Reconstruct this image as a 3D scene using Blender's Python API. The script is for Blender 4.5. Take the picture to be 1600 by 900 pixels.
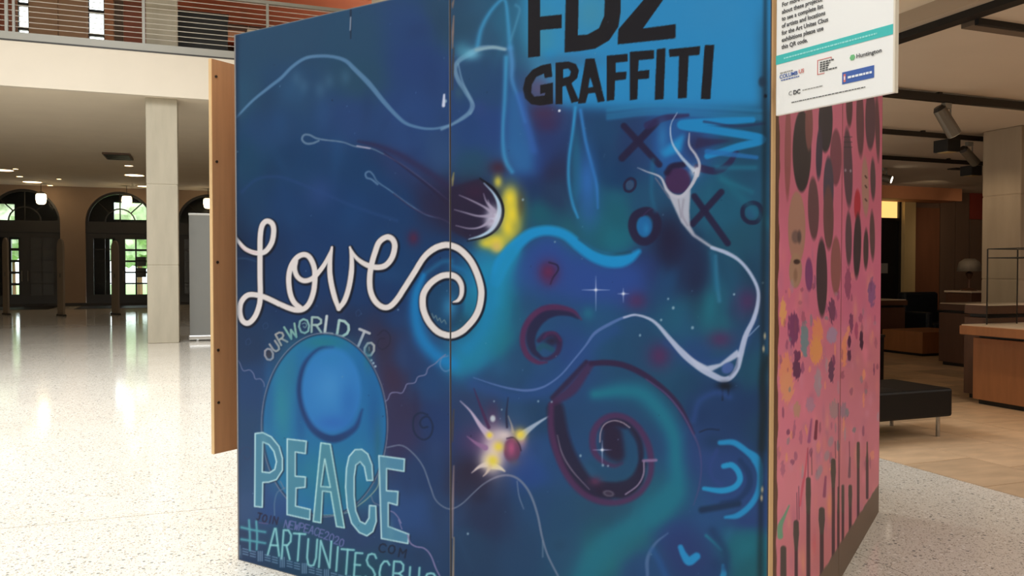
import bpy, bmesh, math, random
import numpy as np

# ------------------------------------------------------------------ scene, camera, light, exposure
for o in list(bpy.data.objects): bpy.data.objects.remove(o)
scene = bpy.context.scene
C = scene.collection
CAM_F, CAM_P, CAM_H = 1269.36, 0.021313, 1.352        # focal length in pixels of a 1600-wide frame, tilt down, eye height
cam_d = bpy.data.cameras.new('camera'); cam = bpy.data.objects.new('camera', cam_d); C.objects.link(cam)
cam_d.sensor_width = 36.0; cam_d.lens = CAM_F/1600*36.0; cam_d.clip_end = 300
cam.location = (0, 0, CAM_H); cam.rotation_euler = (math.pi/2-CAM_P, 0, 0)
scene.camera = cam
scene.view_settings.view_transform = 'Standard'; scene.view_settings.look = 'None'
scene.view_settings.gamma = 1.0; scene.view_settings.use_curve_mapping = False
scene.view_settings.exposure = 0.0
scene.cycles.use_denoising = True
scene.cycles.max_bounces = 8; scene.cycles.diffuse_bounces = 5

TH = math.radians(20.5)                                # the building is turned against the camera
cT, sT = math.cos(TH), math.sin(TH)
def W(u, v, z=0.0): return (u*cT-v*sT, u*sT+v*cT, z)   # building coordinates to world

world = bpy.data.worlds.new('daylight'); scene.world = world; world.use_nodes = True
bg = world.node_tree.nodes['Background']; bg.inputs[0].default_value = (0.86, 0.95, 1.0, 1); bg.inputs[1].default_value = 4.5

def area_light(name, loc, size, power, col, rot=(0, 0, 0), spread=180):
    d = bpy.data.lights.new(name, 'AREA'); d.shape = 'RECTANGLE'; d.size, d.size_y = size; d.energy = power; d.color = col; d.spread = math.radians(spread)
    o = bpy.data.objects.new(name, d); C.objects.link(o); o.location = loc; o.rotation_euler = rot; o['kind'] = 'helper'
    return o
area_light('roof_light', W(-3.0, 8.4, 9.2), (6.0, 6.0), 1330, (0.96, 0.985, 1.0), (0, 0, TH), 146)
area_light('roof_light', W(-2.2, -2.2, 9.2), (7.0, 7.0), 600, (0.93, 0.98, 1.0), (0, 0, TH))  # added unseen light behind the viewpoint, so the mural front is lit
area_light('lobby_fill', W(-4.5, 25, 4.50), (9, 10), 20, (1.0, 0.84, 0.70), (0, 0, TH))  # unseen fill under the lobby ceiling, added to back up the downlights
area_light('gallery_fill', W(8.0, 1.0, 2.94), (5, 5), 135, (1.0, 0.90, 0.80), (0, 0, TH))  # unseen fill beyond the frame edge, added to brighten the gallery

# ------------------------------------------------------------------ materials
MATS = {}
def mat(name, col, rough=.6, metal=0.0, var=0.0, scale=6.0, bump=0.0, spec=.5, emit=None, estr=0.0, stretch=None, rnd=0.0, detail=4):
    if name in MATS: return MATS[name]
    m = bpy.data.materials.new(name); m.use_nodes = True
    nt = m.node_tree; b = nt.nodes['Principled BSDF']
    b.inputs['Roughness'].default_value = rough; b.inputs['Metallic'].default_value = metal
    b.inputs['Specular IOR Level'].default_value = spec
    c = tuple(((x/255)/12.92 if x/255 <= .04045 else ((x/255+.055)/1.055)**2.4) for x in col)+(1,)
    b.inputs['Base Color'].default_value = c
    if var or bump or rnd:
        tc = nt.nodes.new('ShaderNodeTexCoord'); mp = nt.nodes.new('ShaderNodeMapping')
        if stretch: mp.inputs['Scale'].default_value = stretch
        nt.links.new(tc.outputs['Object'], mp.inputs['Vector'])
        n = nt.nodes.new('ShaderNodeTexNoise'); n.inputs['Scale'].default_value = scale; n.inputs['Detail'].default_value = detail
        nt.links.new(mp.outputs['Vector'], n.inputs['Vector'])
        hsv = nt.nodes.new('ShaderNodeHueSaturation'); hsv.inputs['Color'].default_value = c
        mr = nt.nodes.new('ShaderNodeMapRange'); mr.inputs['From Min'].default_value = .25; mr.inputs['From Max'].default_value = .75
        mr.inputs['To Min'].default_value = 1-var; mr.inputs['To Max'].default_value = 1+var
        nt.links.new(n.outputs['Fac'], mr.inputs['Value'])
        val = mr.outputs['Result']
        if rnd:
            oi = nt.nodes.new('ShaderNodeObjectInfo'); m2 = nt.nodes.new('ShaderNodeMapRange')
            m2.inputs['To Min'].default_value = 1-rnd; m2.inputs['To Max'].default_value = 1+rnd
            nt.links.new(oi.outputs['Random'], m2.inputs['Value'])
            mu = nt.nodes.new('ShaderNodeMath'); mu.operation = 'MULTIPLY'
            nt.links.new(val, mu.inputs[0]); nt.links.new(m2.outputs['Result'], mu.inputs[1]); val = mu.outputs[0]
        nt.links.new(val, hsv.inputs['Value']); nt.links.new(hsv.outputs['Color'], b.inputs['Base Color'])
        if bump:
            bp = nt.nodes.new('ShaderNodeBump'); bp.inputs['Strength'].default_value = bump; bp.inputs['Distance'].default_value = .01
            nt.links.new(n.outputs['Fac'], bp.inputs['Height']); nt.links.new(bp.outputs['Normal'], b.inputs['Normal'])
    if emit:
        e = tuple((x/255)**2.2 for x in emit)+(1,)
        b.inputs['Emission Color'].default_value = e; b.inputs['Emission Strength'].default_value = estr
    MATS[name] = m
    return m

def terrazzo():
    m = bpy.data.materials.new('terrazzo'); m.use_nodes = True; nt = m.node_tree; b = nt.nodes['Principled BSDF']; N = nt.nodes.new; L = nt.links.new
    tc = N('ShaderNodeTexCoord')
    base = N('ShaderNodeTexNoise'); base.inputs['Scale'].default_value = .9; base.inputs['Detail'].default_value = 3; L(tc.outputs['Object'], base.inputs['Vector'])
    r0 = N('ShaderNodeValToRGB'); r0.color_ramp.elements[0].color = (.66, .61, .53, 1); r0.color_ramp.elements[1].color = (.78, .735, .655, 1); L(base.outputs['Fac'], r0.inputs['Fac'])
    last = r0.outputs['Color']
    for sc, thr, cols in ((75, .20, ((.26, .23, .19), (.42, .36, .28), (.34, .32, .29))), (130, .22, ((.40, .33, .24), (.88, .84, .76), (.50, .45, .38))), (34, .17, ((.25, .25, .23), (.48, .44, .38), (.86, .83, .77)))):
        v = N('ShaderNodeTexVoronoi'); v.inputs['Scale'].default_value = sc; L(tc.outputs['Object'], v.inputs['Vector'])
        lt = N('ShaderNodeMath'); lt.operation = 'LESS_THAN'; lt.inputs[1].default_value = thr*1.6; L(v.outputs['Distance'], lt.inputs[0])
        sp = N('ShaderNodeSeparateColor'); L(v.outputs['Color'], sp.inputs[0])
        rr = N('ShaderNodeValToRGB'); rr.color_ramp.interpolation = 'CONSTANT'
        for k, c in enumerate(cols):
            e = rr.color_ramp.elements[k] if k < 2 else rr.color_ramp.elements.new(.66)
            e.position = (0, .33, .66)[k]; e.color = c+(1,)
        L(sp.outputs[0], rr.inputs['Fac'])
        gt = N('ShaderNodeMath'); gt.operation = 'GREATER_THAN'; gt.inputs[1].default_value = .45; L(sp.outputs[1], gt.inputs[0])
        mu = N('ShaderNodeMath'); mu.operation = 'MULTIPLY'; L(lt.outputs[0], mu.inputs[0]); L(gt.outputs[0], mu.inputs[1])
        mx = N('ShaderNodeMix'); mx.data_type = 'RGBA'; L(mu.outputs[0], mx.inputs[0]); L(last, mx.inputs[6]); L(rr.outputs['Color'], mx.inputs[7])
        last = mx.outputs[2]
    L(last, b.inputs['Base Color']); b.inputs['Roughness'].default_value = .10; b.inputs['Specular IOR Level'].default_value = .5
    MATS['terrazzo'] = m
    return m

def paint_mat(name, rough=.42):
    m = bpy.data.materials.new(name); m.use_nodes = True; nt = m.node_tree; b = nt.nodes['Principled BSDF']
    a = nt.nodes.new('ShaderNodeAttribute'); a.attribute_name = 'paint'
    nt.links.new(a.outputs['Color'], b.inputs['Base Color']); b.inputs['Roughness'].default_value = rough; b.inputs['Specular IOR Level'].default_value = .2
    tc = nt.nodes.new('ShaderNodeTexCoord'); mp = nt.nodes.new('ShaderNodeMapping'); mp.inputs['Scale'].default_value = (90, 90, 9)
    n = nt.nodes.new('ShaderNodeTexNoise'); n.inputs['Scale'].default_value = 1.0; n.inputs['Detail'].default_value = 3
    nt.links.new(tc.outputs['Object'], mp.inputs['Vector']); nt.links.new(mp.outputs['Vector'], n.inputs['Vector'])
    bp = nt.nodes.new('ShaderNodeBump'); bp.inputs['Strength'].default_value = .06; bp.inputs['Distance'].default_value = .002
    nt.links.new(n.outputs['Fac'], bp.inputs['Height']); nt.links.new(bp.outputs['Normal'], b.inputs['Normal'])
    return m

# ------------------------------------------------------------------ mesh helpers
class MB:
    """Collects boxes, prisms and tubes; build() links them as one mesh object."""
    def __init__(s): s.bm = bmesh.new()
    def box(s, x0, x1, y0, y1, z0, z1, bev=0.0):
        r = bmesh.ops.create_cube(s.bm, size=1.0); vs = r['verts']
        for v in vs: v.co = (x0+(v.co.x+.5)*(x1-x0), y0+(v.co.y+.5)*(y1-y0), z0+(v.co.z+.5)*(z1-z0))
        if bev:
            es = list({e for v in vs for e in v.link_edges})
            bmesh.ops.bevel(s.bm, geom=es, offset=bev, segments=2, profile=.5, affect='EDGES')
        return s
    def poly(s, pts, d):
        """A flat outline pushed along vector d."""
        n = len(pts); a = [s.bm.verts.new(p) for p in pts]; b = [s.bm.verts.new(tuple(p[i]+d[i] for i in range(3))) for p in pts]
        s.bm.faces.new(a); s.bm.faces.new(b[::-1])
        for i in range(n): s.bm.faces.new((a[i], b[i], b[(i+1) % n], a[(i+1) % n]))
        return s
    def tube(s, p, q, r0, r1=None, seg=12):
        from mathutils import Vector
        p, q = Vector(p), Vector(q); r1 = r0 if r1 is None else r1
        d = (q-p).normalized(); up = Vector((0, 0, 1)) if abs(d.z) < .95 else Vector((1, 0, 0))
        a = d.cross(up).normalized(); b = d.cross(a)
        A = []; B = []
        for i in range(seg):
            t = 2*math.pi*i/seg; k = a*math.cos(t)+b*math.sin(t)
            A.append(s.bm.verts.new(p+k*r0)); B.append(s.bm.verts.new(q+k*r1))
        s.bm.faces.new(A[::-1]); s.bm.faces.new(B)
        for i in range(seg): s.bm.faces.new((A[i], A[(i+1) % seg], B[(i+1) % seg], B[i]))
        return s
    def lathe(s, prof, cx=0, cy=0, seg=20):
        rows = []
        for r, z in prof:
            rows.append([s.bm.verts.new((cx+max(r, 1e-4)*math.cos(2*math.pi*i/seg), cy+max(r, 1e-4)*math.sin(2*math.pi*i/seg), z)) for i in range(seg)])
        for k in range(len(rows)-1):
            for i in range(seg): s.bm.faces.new((rows[k][i], rows[k][(i+1) % seg], rows[k+1][(i+1) % seg], rows[k+1][i]))
        s.bm.faces.new(rows[0][::-1]); s.bm.faces.new(rows[-1])
        return s
    def build(s, name, m, parent=None, smooth=False):
        bmesh.ops.recalc_face_normals(s.bm, faces=s.bm.faces)
        me = bpy.data.meshes.new(name); s.bm.to_mesh(me); s.bm.free()
        if smooth:
            for p in me.polygons: p.use_smooth = True
        me.materials.append(m)
        o = bpy.data.objects.new(name, me); C.objects.link(o)
        if parent: o.parent = parent
        return o

def tag(o, label=None, cat=None, group=None, kind=None):
    for k, v in (('label', label), ('category', cat), ('group', group), ('kind', kind)):
        if v: o[k] = v
    return o
def thing(name, label, cat, u, v, z=0.0, rot=0.0, group=None):
    """An Empty at the base of a thing, turned with the building (plus rot)."""
    o = bpy.data.objects.new(name, None); C.objects.link(o); o.empty_display_size = .1
    o.location = W(u, v, z); o.rotation_euler = (0, 0, TH+rot)
    return tag(o, label, cat, group)
def bld(o, **k):
    """A mesh written in building coordinates."""
    o.rotation_euler = (0, 0, TH); return tag(o, **k)
def struct(mb, name, m, parent=None):
    o = mb.build(name, m, parent)
    if not parent: bld(o, kind='structure')
    return o
def copy_tree(o, parent=None):
    c = o.copy(); C.objects.link(c); c.parent = parent
    for ch in list(o.children): copy_tree(ch, c)
    return c

# ------------------------------------------------------------------ painting tools (numpy)
class Canvas:
    """A sheet of paint in sRGB; strokes, blobs and filled shapes are laid on it in order."""
    def __init__(s, x0, y0, x1, y1, sc=1.0):
        s.x0, s.y0, s.sc = x0, y0, sc
        s.w, s.h = int((x1-x0)*sc), int((y1-y0)*sc)
        s.a = np.zeros((s.h, s.w, 3), np.float32)
    def win(s, x0, y0, x1, y1):
        i0 = max(0, int((x0-s.x0)*s.sc)); i1 = min(s.w, int((x1-s.x0)*s.sc)+2)
        j0 = max(0, int((y0-s.y0)*s.sc)); j1 = min(s.h, int((y1-s.y0)*s.sc)+2)
        if i1 <= i0 or j1 <= j0: return None
        X, Y = np.meshgrid((np.arange(i0, i1)+.5)/s.sc+s.x0, (np.arange(j0, j1)+.5)/s.sc+s.y0)
        return (slice(j0, j1), slice(i0, i1)), X.astype(np.float32), Y.astype(np.float32)
    def mix(s, sl, k, col):
        k = k[..., None]
        s.a[sl] = s.a[sl]*(1-k) + np.array(col, np.float32)/255*k
    def base(s, pts, sig=34.0):
        g = 6
        nx, ny = s.w//g+2, s.h//g+2
        X, Y = np.meshgrid(np.arange(nx)*g/s.sc+s.x0, np.arange(ny)*g/s.sc+s.y0)
        num = np.zeros((ny, nx, 3)); den = np.zeros((ny, nx))
        for x, y, c in pts:
            d2 = (X-x)**2+(Y-y)**2
            w = 1/(d2+sig*sig*.35)**2.2
            num += w[..., None]*np.array(c)/255; den += w
        v = num/den[..., None]
        yi = np.arange(s.h)/g; xi = np.arange(s.w)/g
        j = yi.astype(int); i = xi.astype(int); fy = (yi-j)[:, None, None]; fx = (xi-i)[None, :, None]
        s.a[:] = (v[j][:, i]*(1-fy)*(1-fx)+v[j][:, i+1]*(1-fy)*fx+v[j+1][:, i]*fy*(1-fx)+v[j+1][:, i+1]*fy*fx)
    def blob(s, x, y, rx, ry, col, a=1.0, rot=0.0, p=2.0):
        R = max(rx, ry)*2.2
        q = s.win(x-R, y-R, x+R, y+R)
        if not q: return
        sl, X, Y = q
        c, n = math.cos(rot), math.sin(rot)
        u = ((X-x)*c+(Y-y)*n)/rx; v = (-(X-x)*n+(Y-y)*c)/ry
        s.mix(sl, a*np.exp(-(u*u+v*v)**(p/2)), col)
    def rag(s, x, y, rx, ry, col, rng, a=.95):
        """A dab of dry paint with a broken edge."""
        R = max(rx, ry)*1.3+3
        q = s.win(x-R, y-R, x+R, y+R)
        if not q: return
        sl, X, Y = q
        n = np.zeros_like(X)
        for _ in range(7):
            fx, fy, ph = rng.uniform(-.9, .9), rng.uniform(-.35, .35), rng.uniform(0, 6.3)
            n += np.sin(X*fx*2.2+Y*fy*2.2+ph)
        r = np.sqrt(((X-x)/rx)**2+((Y-y)/ry)**2)+n*.06
        s.mix(sl, a*np.clip((1-r)/.22+.4, 0, 1), col)
    def disc(s, x, y, rx, ry, col, a=1.0, rot=0.0, soft=1.2):
        R = max(rx, ry)+soft*2+2
        q = s.win(x-R, y-R, x+R, y+R)
        if not q: return
        sl, X, Y = q
        c, n = math.cos(rot), math.sin(rot)
        u = ((X-x)*c+(Y-y)*n)/rx; v = (-(X-x)*n+(Y-y)*c)/ry
        r = np.sqrt(u*u+v*v); d = (r-1)*min(rx, ry)
        s.mix(sl, a*np.clip(.5-d/soft, 0, 1), col)
    def dist(s, pts, wid, pad):
        P = np.array(pts, float); W = np.array(wid, float)
        m = W.max()/2+pad
        q = s.win(P[:, 0].min()-m, P[:, 1].min()-m, P[:, 0].max()+m, P[:, 1].max()+m)
        if not q: return None
        sl, X, Y = q
        D = np.full(X.shape, 1e3, np.float32)
        ox, oy = X[0, 0], Y[0, 0]
        for k in range(len(P)-1):
            (ax, ay), (bx, by) = P[k], P[k+1]
            r = max(W[k], W[k+1])/2+pad
            i0 = max(0, int((min(ax, bx)-r-ox)*s.sc)); i1 = min(X.shape[1], int((max(ax, bx)+r-ox)*s.sc)+2)
            j0 = max(0, int((min(ay, by)-r-oy)*s.sc)); j1 = min(X.shape[0], int((max(ay, by)+r-oy)*s.sc)+2)
            if i1 <= i0 or j1 <= j0: continue
            x = X[j0:j1, i0:i1]; y = Y[j0:j1, i0:i1]
            dx, dy = bx-ax, by-ay; L = dx*dx+dy*dy+1e-9
            t = np.clip(((x-ax)*dx+(y-ay)*dy)/L, 0, 1)
            w = W[k]+(W[k+1]-W[k])*t
            d = np.hypot(x-ax-t*dx, y-ay-t*dy)/np.maximum(w/2, .05)
            dd = (d-1)*np.maximum(w/2, .05)
            v = D[j0:j1, i0:i1]
            np.minimum(v, np.where(s._soft, d, dd), out=v)
        return sl, D
    def stroke(s, pts, w, col, a=1.0, soft=1.2, air=False, smooth=True, closed=False):
        P, W = spline(pts, w, closed) if smooth else (np.array(pts, float), np.interp(np.linspace(0, 1, len(pts)), np.linspace(0, 1, np.size(w)), np.ravel(w)))
        s._soft = air
        q = s.dist(P, W, W.max()*.7+2 if air else soft+1)
        if not q: return
        sl, D = q
        k = np.exp(-np.minimum(D, 9)**2*1.1) if air else np.clip(.5-D/soft, 0, 1)
        s.mix(sl, a*k, col)
    def fill(s, polys, col, a=1.0, blur=0):
        A = [np.array(p, float) for p in polys]
        allp = np.concatenate(A)
        q = s.win(allp[:, 0].min()-3-blur*3, allp[:, 1].min()-3-blur*3, allp[:, 0].max()+3+blur*3, allp[:, 1].max()+3+blur*3)
        if not q: return
        sl, X, Y = q
        cov = np.zeros(X.shape, np.float32)
        for ox in (-.33, 0, .33):
            for oy in (-.33, 0, .33):
                ins = np.zeros(X.shape, bool)
                for p in A:
                    for (ax, ay), (bx, by) in zip(p, np.roll(p, -1, 0)):
                        if ay == by: continue
                        c = ((ay > Y+oy/s.sc) != (by > Y+oy/s.sc)) & (X+ox/s.sc < (bx-ax)*(Y+oy/s.sc-ay)/(by-ay)+ax)
                        ins ^= c
                cov += ins/9.0
        if blur:
            r = int(blur*2.5); g = np.exp(-.5*(np.arange(-r, r+1)/blur)**2); g /= g.sum()
            for ax in (0, 1):
                pd = np.pad(cov, [(r, r) if k == ax else (0, 0) for k in (0, 1)], mode='edge'); acc = np.zeros_like(cov); n = cov.shape[ax]
                for i, w in enumerate(g): acc += w*(pd[i:i+n] if ax == 0 else pd[:, i:i+n])
                cov = acc
        s.mix(sl, a*cov, col)
    def sample(s, X, Y):
        x = np.clip((X-s.x0)*s.sc-.5, 0, s.w-1.001); y = np.clip((Y-s.y0)*s.sc-.5, 0, s.h-1.001)
        i = x.astype(int); j = y.astype(int); fx = (x-i)[..., None]; fy = (y-j)[..., None]
        a = s.a
        return a[j, i]*(1-fx)*(1-fy)+a[j, i+1]*fx*(1-fy)+a[j+1, i]*(1-fx)*fy+a[j+1, i+1]*fx*fy

def spline(pts, w, closed=False, step=2.5):
    P = np.array(pts, float); n = len(P)
    W = np.interp(np.linspace(0, 1, n), np.linspace(0, 1, np.size(w)), np.ravel(w))
    if closed: P = np.vstack([P[-1], P, P[0], P[1]]); W = np.concatenate([[W[-1]], W, [W[0], W[1 % n]]])
    else: P = np.vstack([2*P[0]-P[1], P, 2*P[-1]-P[-2]]); W = np.concatenate([[W[0]], W, [W[-1]]])
    out, ow = [], []
    for k in range(1, len(P)-2):
        p0, p1, p2, p3 = P[k-1:k+3]
        m = max(2, int(np.hypot(*(p2-p1))/step)+1)
        for t in np.arange(m)/m:
            out.append(.5*((2*p1)+(-p0+p2)*t+(2*p0-5*p1+4*p2-p3)*t*t+(-p0+3*p1-3*p2+p3)*t**3)); ow.append(W[k]+(W[k+1]-W[k])*t)
    out.append(P[-2]); ow.append(W[-2])
    return np.array(out), np.array(ow)

def Zm(ox, oy, s):
    return lambda *p: [(ox+x/s, oy+y/s) for x, y in p]

GLYPH = {
 'A': [[(0,1),(.45,0),(.55,0),(1,1)],[(.2,.62),(.8,.62)]], 'R': [[(0,1),(0,0),(.6,0),(.95,.15),(.95,.38),(.6,.52),(0,.52)],[(.45,.52),(1,1)]],
 'T': [[(0,0),(1,0)],[(.5,0),(.5,1)]], 'U': [[(0,0),(0,.7),(.2,.97),(.5,1),(.8,.97),(1,.7),(1,0)]], 'N': [[(0,1),(0,0),(1,1),(1,0)]],
 'I': [[(.5,0),(.5,1)]], 'E': [[(1,0),(0,0),(0,1),(1,1)],[(0,.5),(.8,.5)]], 'S': [[(1,.15),(.8,.02),(.5,0),(.15,.05),(0,.25),(.2,.42),(.7,.56),(1,.75),(.85,.94),(.5,1),(.2,.97),(0,.85)]],
 'C': [[(1,.15),(.75,.01),(.4,.02),(.1,.2),(0,.5),(.1,.8),(.4,.98),(.75,.99),(1,.85)]], 'B': [[(0,1),(0,0),(.65,0),(.95,.12),(.95,.35),(.6,.48),(0,.48)],[(.6,.48),(1,.62),(1,.85),(.65,1),(0,1)]],
 'O': [[(.5,0),(.15,.12),(0,.5),(.15,.88),(.5,1),(.85,.88),(1,.5),(.85,.12),(.5,0)]], 'L': [[(0,0),(0,1),(1,1)]], 'D': [[(0,0),(0,1),(.5,.97),(.9,.75),(1,.5),(.9,.22),(.5,.02),(0,0)]],
 'W': [[(0,0),(.25,1),(.5,.35),(.75,1),(1,0)]], 'P': [[(0,1),(0,0),(.6,0),(.95,.15),(.95,.38),(.6,.54),(0,.54)]], 'M': [[(0,1),(0,0),(.5,.55),(1,0),(1,1)]],
 'J': [[(.1,0),(1,0)],[(.6,0),(.6,.8),(.4,1),(.1,.9)]], '2': [[(0,.2),(.3,0),(.75,.02),(.95,.25),(.7,.55),(0,1),(1,1)]], '0': [[(.5,0),(.1,.15),(0,.5),(.1,.85),(.5,1),(.9,.85),(1,.5),(.9,.15),(.5,0)]],
 '#': [[(.33,0),(.36,1)],[(.68,0),(.7,1)],[(0,.3),(1,.38)],[(0,.66),(1,.72)]], 'K': [[(0,0),(0,1)],[(1,0),(0,.55)],[(.3,.4),(1,1)]],
}
def glyph(cv, ch, x, y, w, h, rot, wd, col, a=1.0, shear=0.0, soft=1.3, air=False):
    """One stroked capital with its centre at x, y."""
    c, n = math.cos(rot), math.sin(rot)
    for g in GLYPH[ch]:
        p = [((u-.5)*w-(v-.5)*h*shear, (v-.5)*h+(u-.5)*w*0) for u, v in g]
        cv.stroke([(x+px*c-py*n, y+px*n+py*c) for px, py in p], wd, col, a, soft, air, smooth=False)

# ------------------------------------------------------------------ the blue mural on the two front sheets
def paint_blue():
    cv = Canvas(350, -140, 1225, 1070)
    B = [(380,-60,(45,82,110)),(560,-80,(45,82,112)),(700,-100,(46,84,112)),
     (380,70,(45,83,112)),(450,60,(46,83,112)),(550,60,(44,83,112)),(650,40,(42,74,122)),(690,20,(46,82,110)),(380,150,(44,84,112)),(450,135,(42,80,116)),
     (560,120,(44,84,110)),(650,100,(40,70,122)),(690,120,(42,72,122)),(420,200,(38,76,118)),(550,185,(42,74,122)),(650,175,(42,74,126)),(390,250,(30,76,108)),(470,265,(28,70,112)),
     (560,265,(27,68,112)),(640,235,(42,74,124)),(690,235,(48,80,124)),(390,320,(30,70,108)),(450,320,(27,66,112)),(540,325,(26,66,114)),(620,325,(28,66,112)),(690,320,(42,54,92)),
     (400,400,(26,58,100)),(500,390,(26,64,112)),(620,410,(26,68,114)),(680,400,(28,66,112)),(390,450,(28,64,102)),(450,450,(26,62,108)),(550,450,(26,64,112)),(610,480,(27,62,110)),
     (380,540,(30,62,100)),(400,600,(34,72,118)),(390,680,(36,76,116)),(380,740,(40,76,116)),(380,790,(52,86,128)),(380,850,(40,70,108)),(540,505,(34,56,96)),(590,540,(60,54,84)),(615,590,(66,52,84)),
     (630,640,(56,54,92)),(640,560,(38,66,112)),(665,600,(32,74,122)),(625,690,(58,56,98)),(680,660,(34,64,114)),(665,740,(34,66,112)),(690,800,(38,70,112)),(645,800,(40,80,134)),
     (560,840,(40,72,116)),(430,790,(38,78,134)),(450,840,(30,80,112)),(500,880,(34,78,108)),(560,890,(32,84,108)),(650,880,(36,72,112)),(500,960,(34,70,106)),(650,980,(34,70,106)),
     (720,40,(46,86,112)),(755,70,(48,92,122)),(735,120,(44,82,118)),(765,130,(42,78,120)),(800,30,(44,104,134)),(740,210,(40,74,126)),(770,200,(42,72,128)),(840,210,(44,64,116)),(815,250,(40,76,140)),
     (840,260,(42,70,130)),(735,255,(40,84,112)),(865,300,(40,64,100)),(890,370,(34,100,116)),(930,360,(32,106,122)),(965,330,(30,104,122)),(960,270,(28,70,112)),(945,215,(34,76,116)),(985,225,(42,66,110)),
     (840,335,(28,100,116)),(820,350,(32,86,116)),(860,270,(46,52,88)),(800,250,(44,84,130)),(860,400,(44,74,138)),(880,440,(44,74,130)),(920,435,(44,72,136)),(980,440,(46,72,136)),(1010,420,(42,60,108)),
     (1050,400,(38,50,86)),(1085,430,(36,52,88)),(1045,430,(34,80,124)),(1105,480,(28,116,128)),(1130,440,(34,86,116)),(1180,430,(38,80,108)),(1120,505,(34,104,122)),(1060,500,(34,96,124)),(1080,545,(40,74,126)),(1050,590,(34,86,116)),
     (1000,540,(36,80,116)),(1180,570,(34,88,112)),(1185,660,(34,72,106)),(1100,640,(34,64,108)),(1160,640,(34,64,106)),(1150,480,(48,72,108)),(1160,530,(40,80,118)),
     (785,470,(28,122,142)),(765,440,(28,134,172)),(775,530,(28,118,136)),(740,555,(28,118,158)),(825,470,(38,84,124)),(815,560,(38,82,122)),(850,600,(38,80,130)),(760,590,(38,80,122)),(735,640,(46,68,108)),(870,470,(38,80,124)),
     (930,500,(36,88,128)),(900,540,(40,74,130)),(960,540,(34,82,118)),(800,640,(36,74,112)),(840,640,(34,74,110)),
     (860,720,(36,78,124)),(835,730,(36,76,140)),(845,790,(36,78,120)),(760,810,(40,58,96)),(735,850,(36,72,108)),(730,760,(50,52,82)),(820,860,(36,76,114)),(880,860,(38,86,120)),(940,870,(34,118,128)),(985,840,(34,112,126)),(870,800,(36,82,118)),
     (900,960,(36,90,120)),(750,980,(36,72,106)),(1000,890,(38,80,126)),(1050,830,(42,72,128)),(1165,850,(30,116,130)),(1180,890,(32,104,116)),(1120,810,(40,84,132)),(1180,800,(44,74,126)),(1095,690,(44,72,126)),(1140,640,(34,66,110)),
     (1100,900,(38,72,120)),(1150,980,(34,100,118)),(1000,1000,(36,90,120)),(920,780,(38,84,116)),(960,800,(38,88,116)),(1030,800,(32,104,124)),
     (820,-60,(44,104,134)),(760,-90,(46,90,118)),(1185,480,(40,76,104)),(1185,250,(34,84,112)),(1120,330,(34,98,124)),(1150,380,(36,90,112)),(1050,230,(40,90,150)),(1000,320,(36,84,118)),(960,370,(28,112,130))]
    cv.base(B, 30)
    rng = np.random.default_rng(4)
    for _ in range(420):                                   # brushy mottling of the coats of paint
        x, y = rng.uniform(360, 1205), rng.uniform(-110, 1040)
        d = rng.uniform(-9, 9)
        q = cv.sample(np.array([[x]]), np.array([[y]]))[0, 0]*255
        cv.blob(x, y, rng.uniform(5, 22), rng.uniform(8, 40), np.clip(q+[d*.5, d, d*1.1], 0, 255), .55, rng.uniform(-.5, .5))
    BL = (38,36,40)
    # --- pale ghost strokes, top of the left sheet
    wave = [(366,187),(394,158),(421,136),(439,122),(457,104),(477,91),(500,87.5),(522,89),(540,95),(554,108),(577,131),(599,158),(619,180),(635,193),(658,200),(680,201),(701,196)]
    cv.stroke(wave, [3,4,5,5,5,5,5,5,6,7,8,7,6,5,4,3.5,3.5], (92,132,164), .85, 2.5)
    for x, y in ((463,122),(514,127),(540,120),(500,140),(475,135)): cv.blob(x, y, 8, 12, (78,116,142), .4)
    cv.blob(500, 300, 22, 25, (46,76,130), .7); cv.stroke([(378,300),(400,281),(425,276),(450,280),(500,300),(560,325),(620,345)], 6, (44,78,128), .5, air=True)
    # comet with its two looped tails
    cv.fill([[(560,222),(620,240),(675,270),(705,292),(705,348),(670,338),(640,295),(600,262)]], (48,54,94), .5, 12)
    cv.fill([[(650,290),(706,292),(706,350),(660,336)]], (46,46,82), .6, 12)
    cv.stroke([(560,221),(590,228),(630,245),(670,270),(705,295)], [5,9,12,12,14], (58,50,90), .7, air=True)
    cv.stroke([(600,238),(640,268),(680,300),(706,325)], [2,3,4,5], (48,40,74), .6, 2)
    cv.stroke([(498,220),(488,224),(478,224),(472,218),(475,211),(484,211),(494,216),(510,219),(535,222),(556,229),(580,232),(600,241)], [3,3.4,3.4,3.4,3,3,3,2.6,2.2,2.2,2,1.5], (104,130,152), .9, 1.6)
    cv.stroke([(558,228),(578,232)], 2.2, (165,160,180), .9, 1.5)
    cv.stroke([(600,241),(630,258),(660,280),(700,312)], 1.6, (92,84,120), .7, 1.5)
    cv.stroke([(590,288),(580,280),(573,278),(571,271),(577,268),(583,273),(590,284),(610,298),(640,320),(665,335),(690,342),(706,350)], [3,3,3,3,2.6,2.4,2,2,2,2,1.8,1.5], (90,122,154), .9, 1.6)
    cv.stroke([(615,303),(650,328),(690,342),(715,352)], 2, (70,50,88), .6, 1.5)
    cv.blob(646, 372, 9, 11, (96,46,82), .9)
    # --- crescent planet and its yellow glow (right sheet)
    cv.blob(735, 325, 52, 46, (50,42,70), .95, p=3)
    cv.blob(742, 300, 14, 12, (70,40,70), .7); cv.blob(778, 262, 15, 12, (78,48,70), .9)
    Q = Zm(690, 220, 4)
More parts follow.
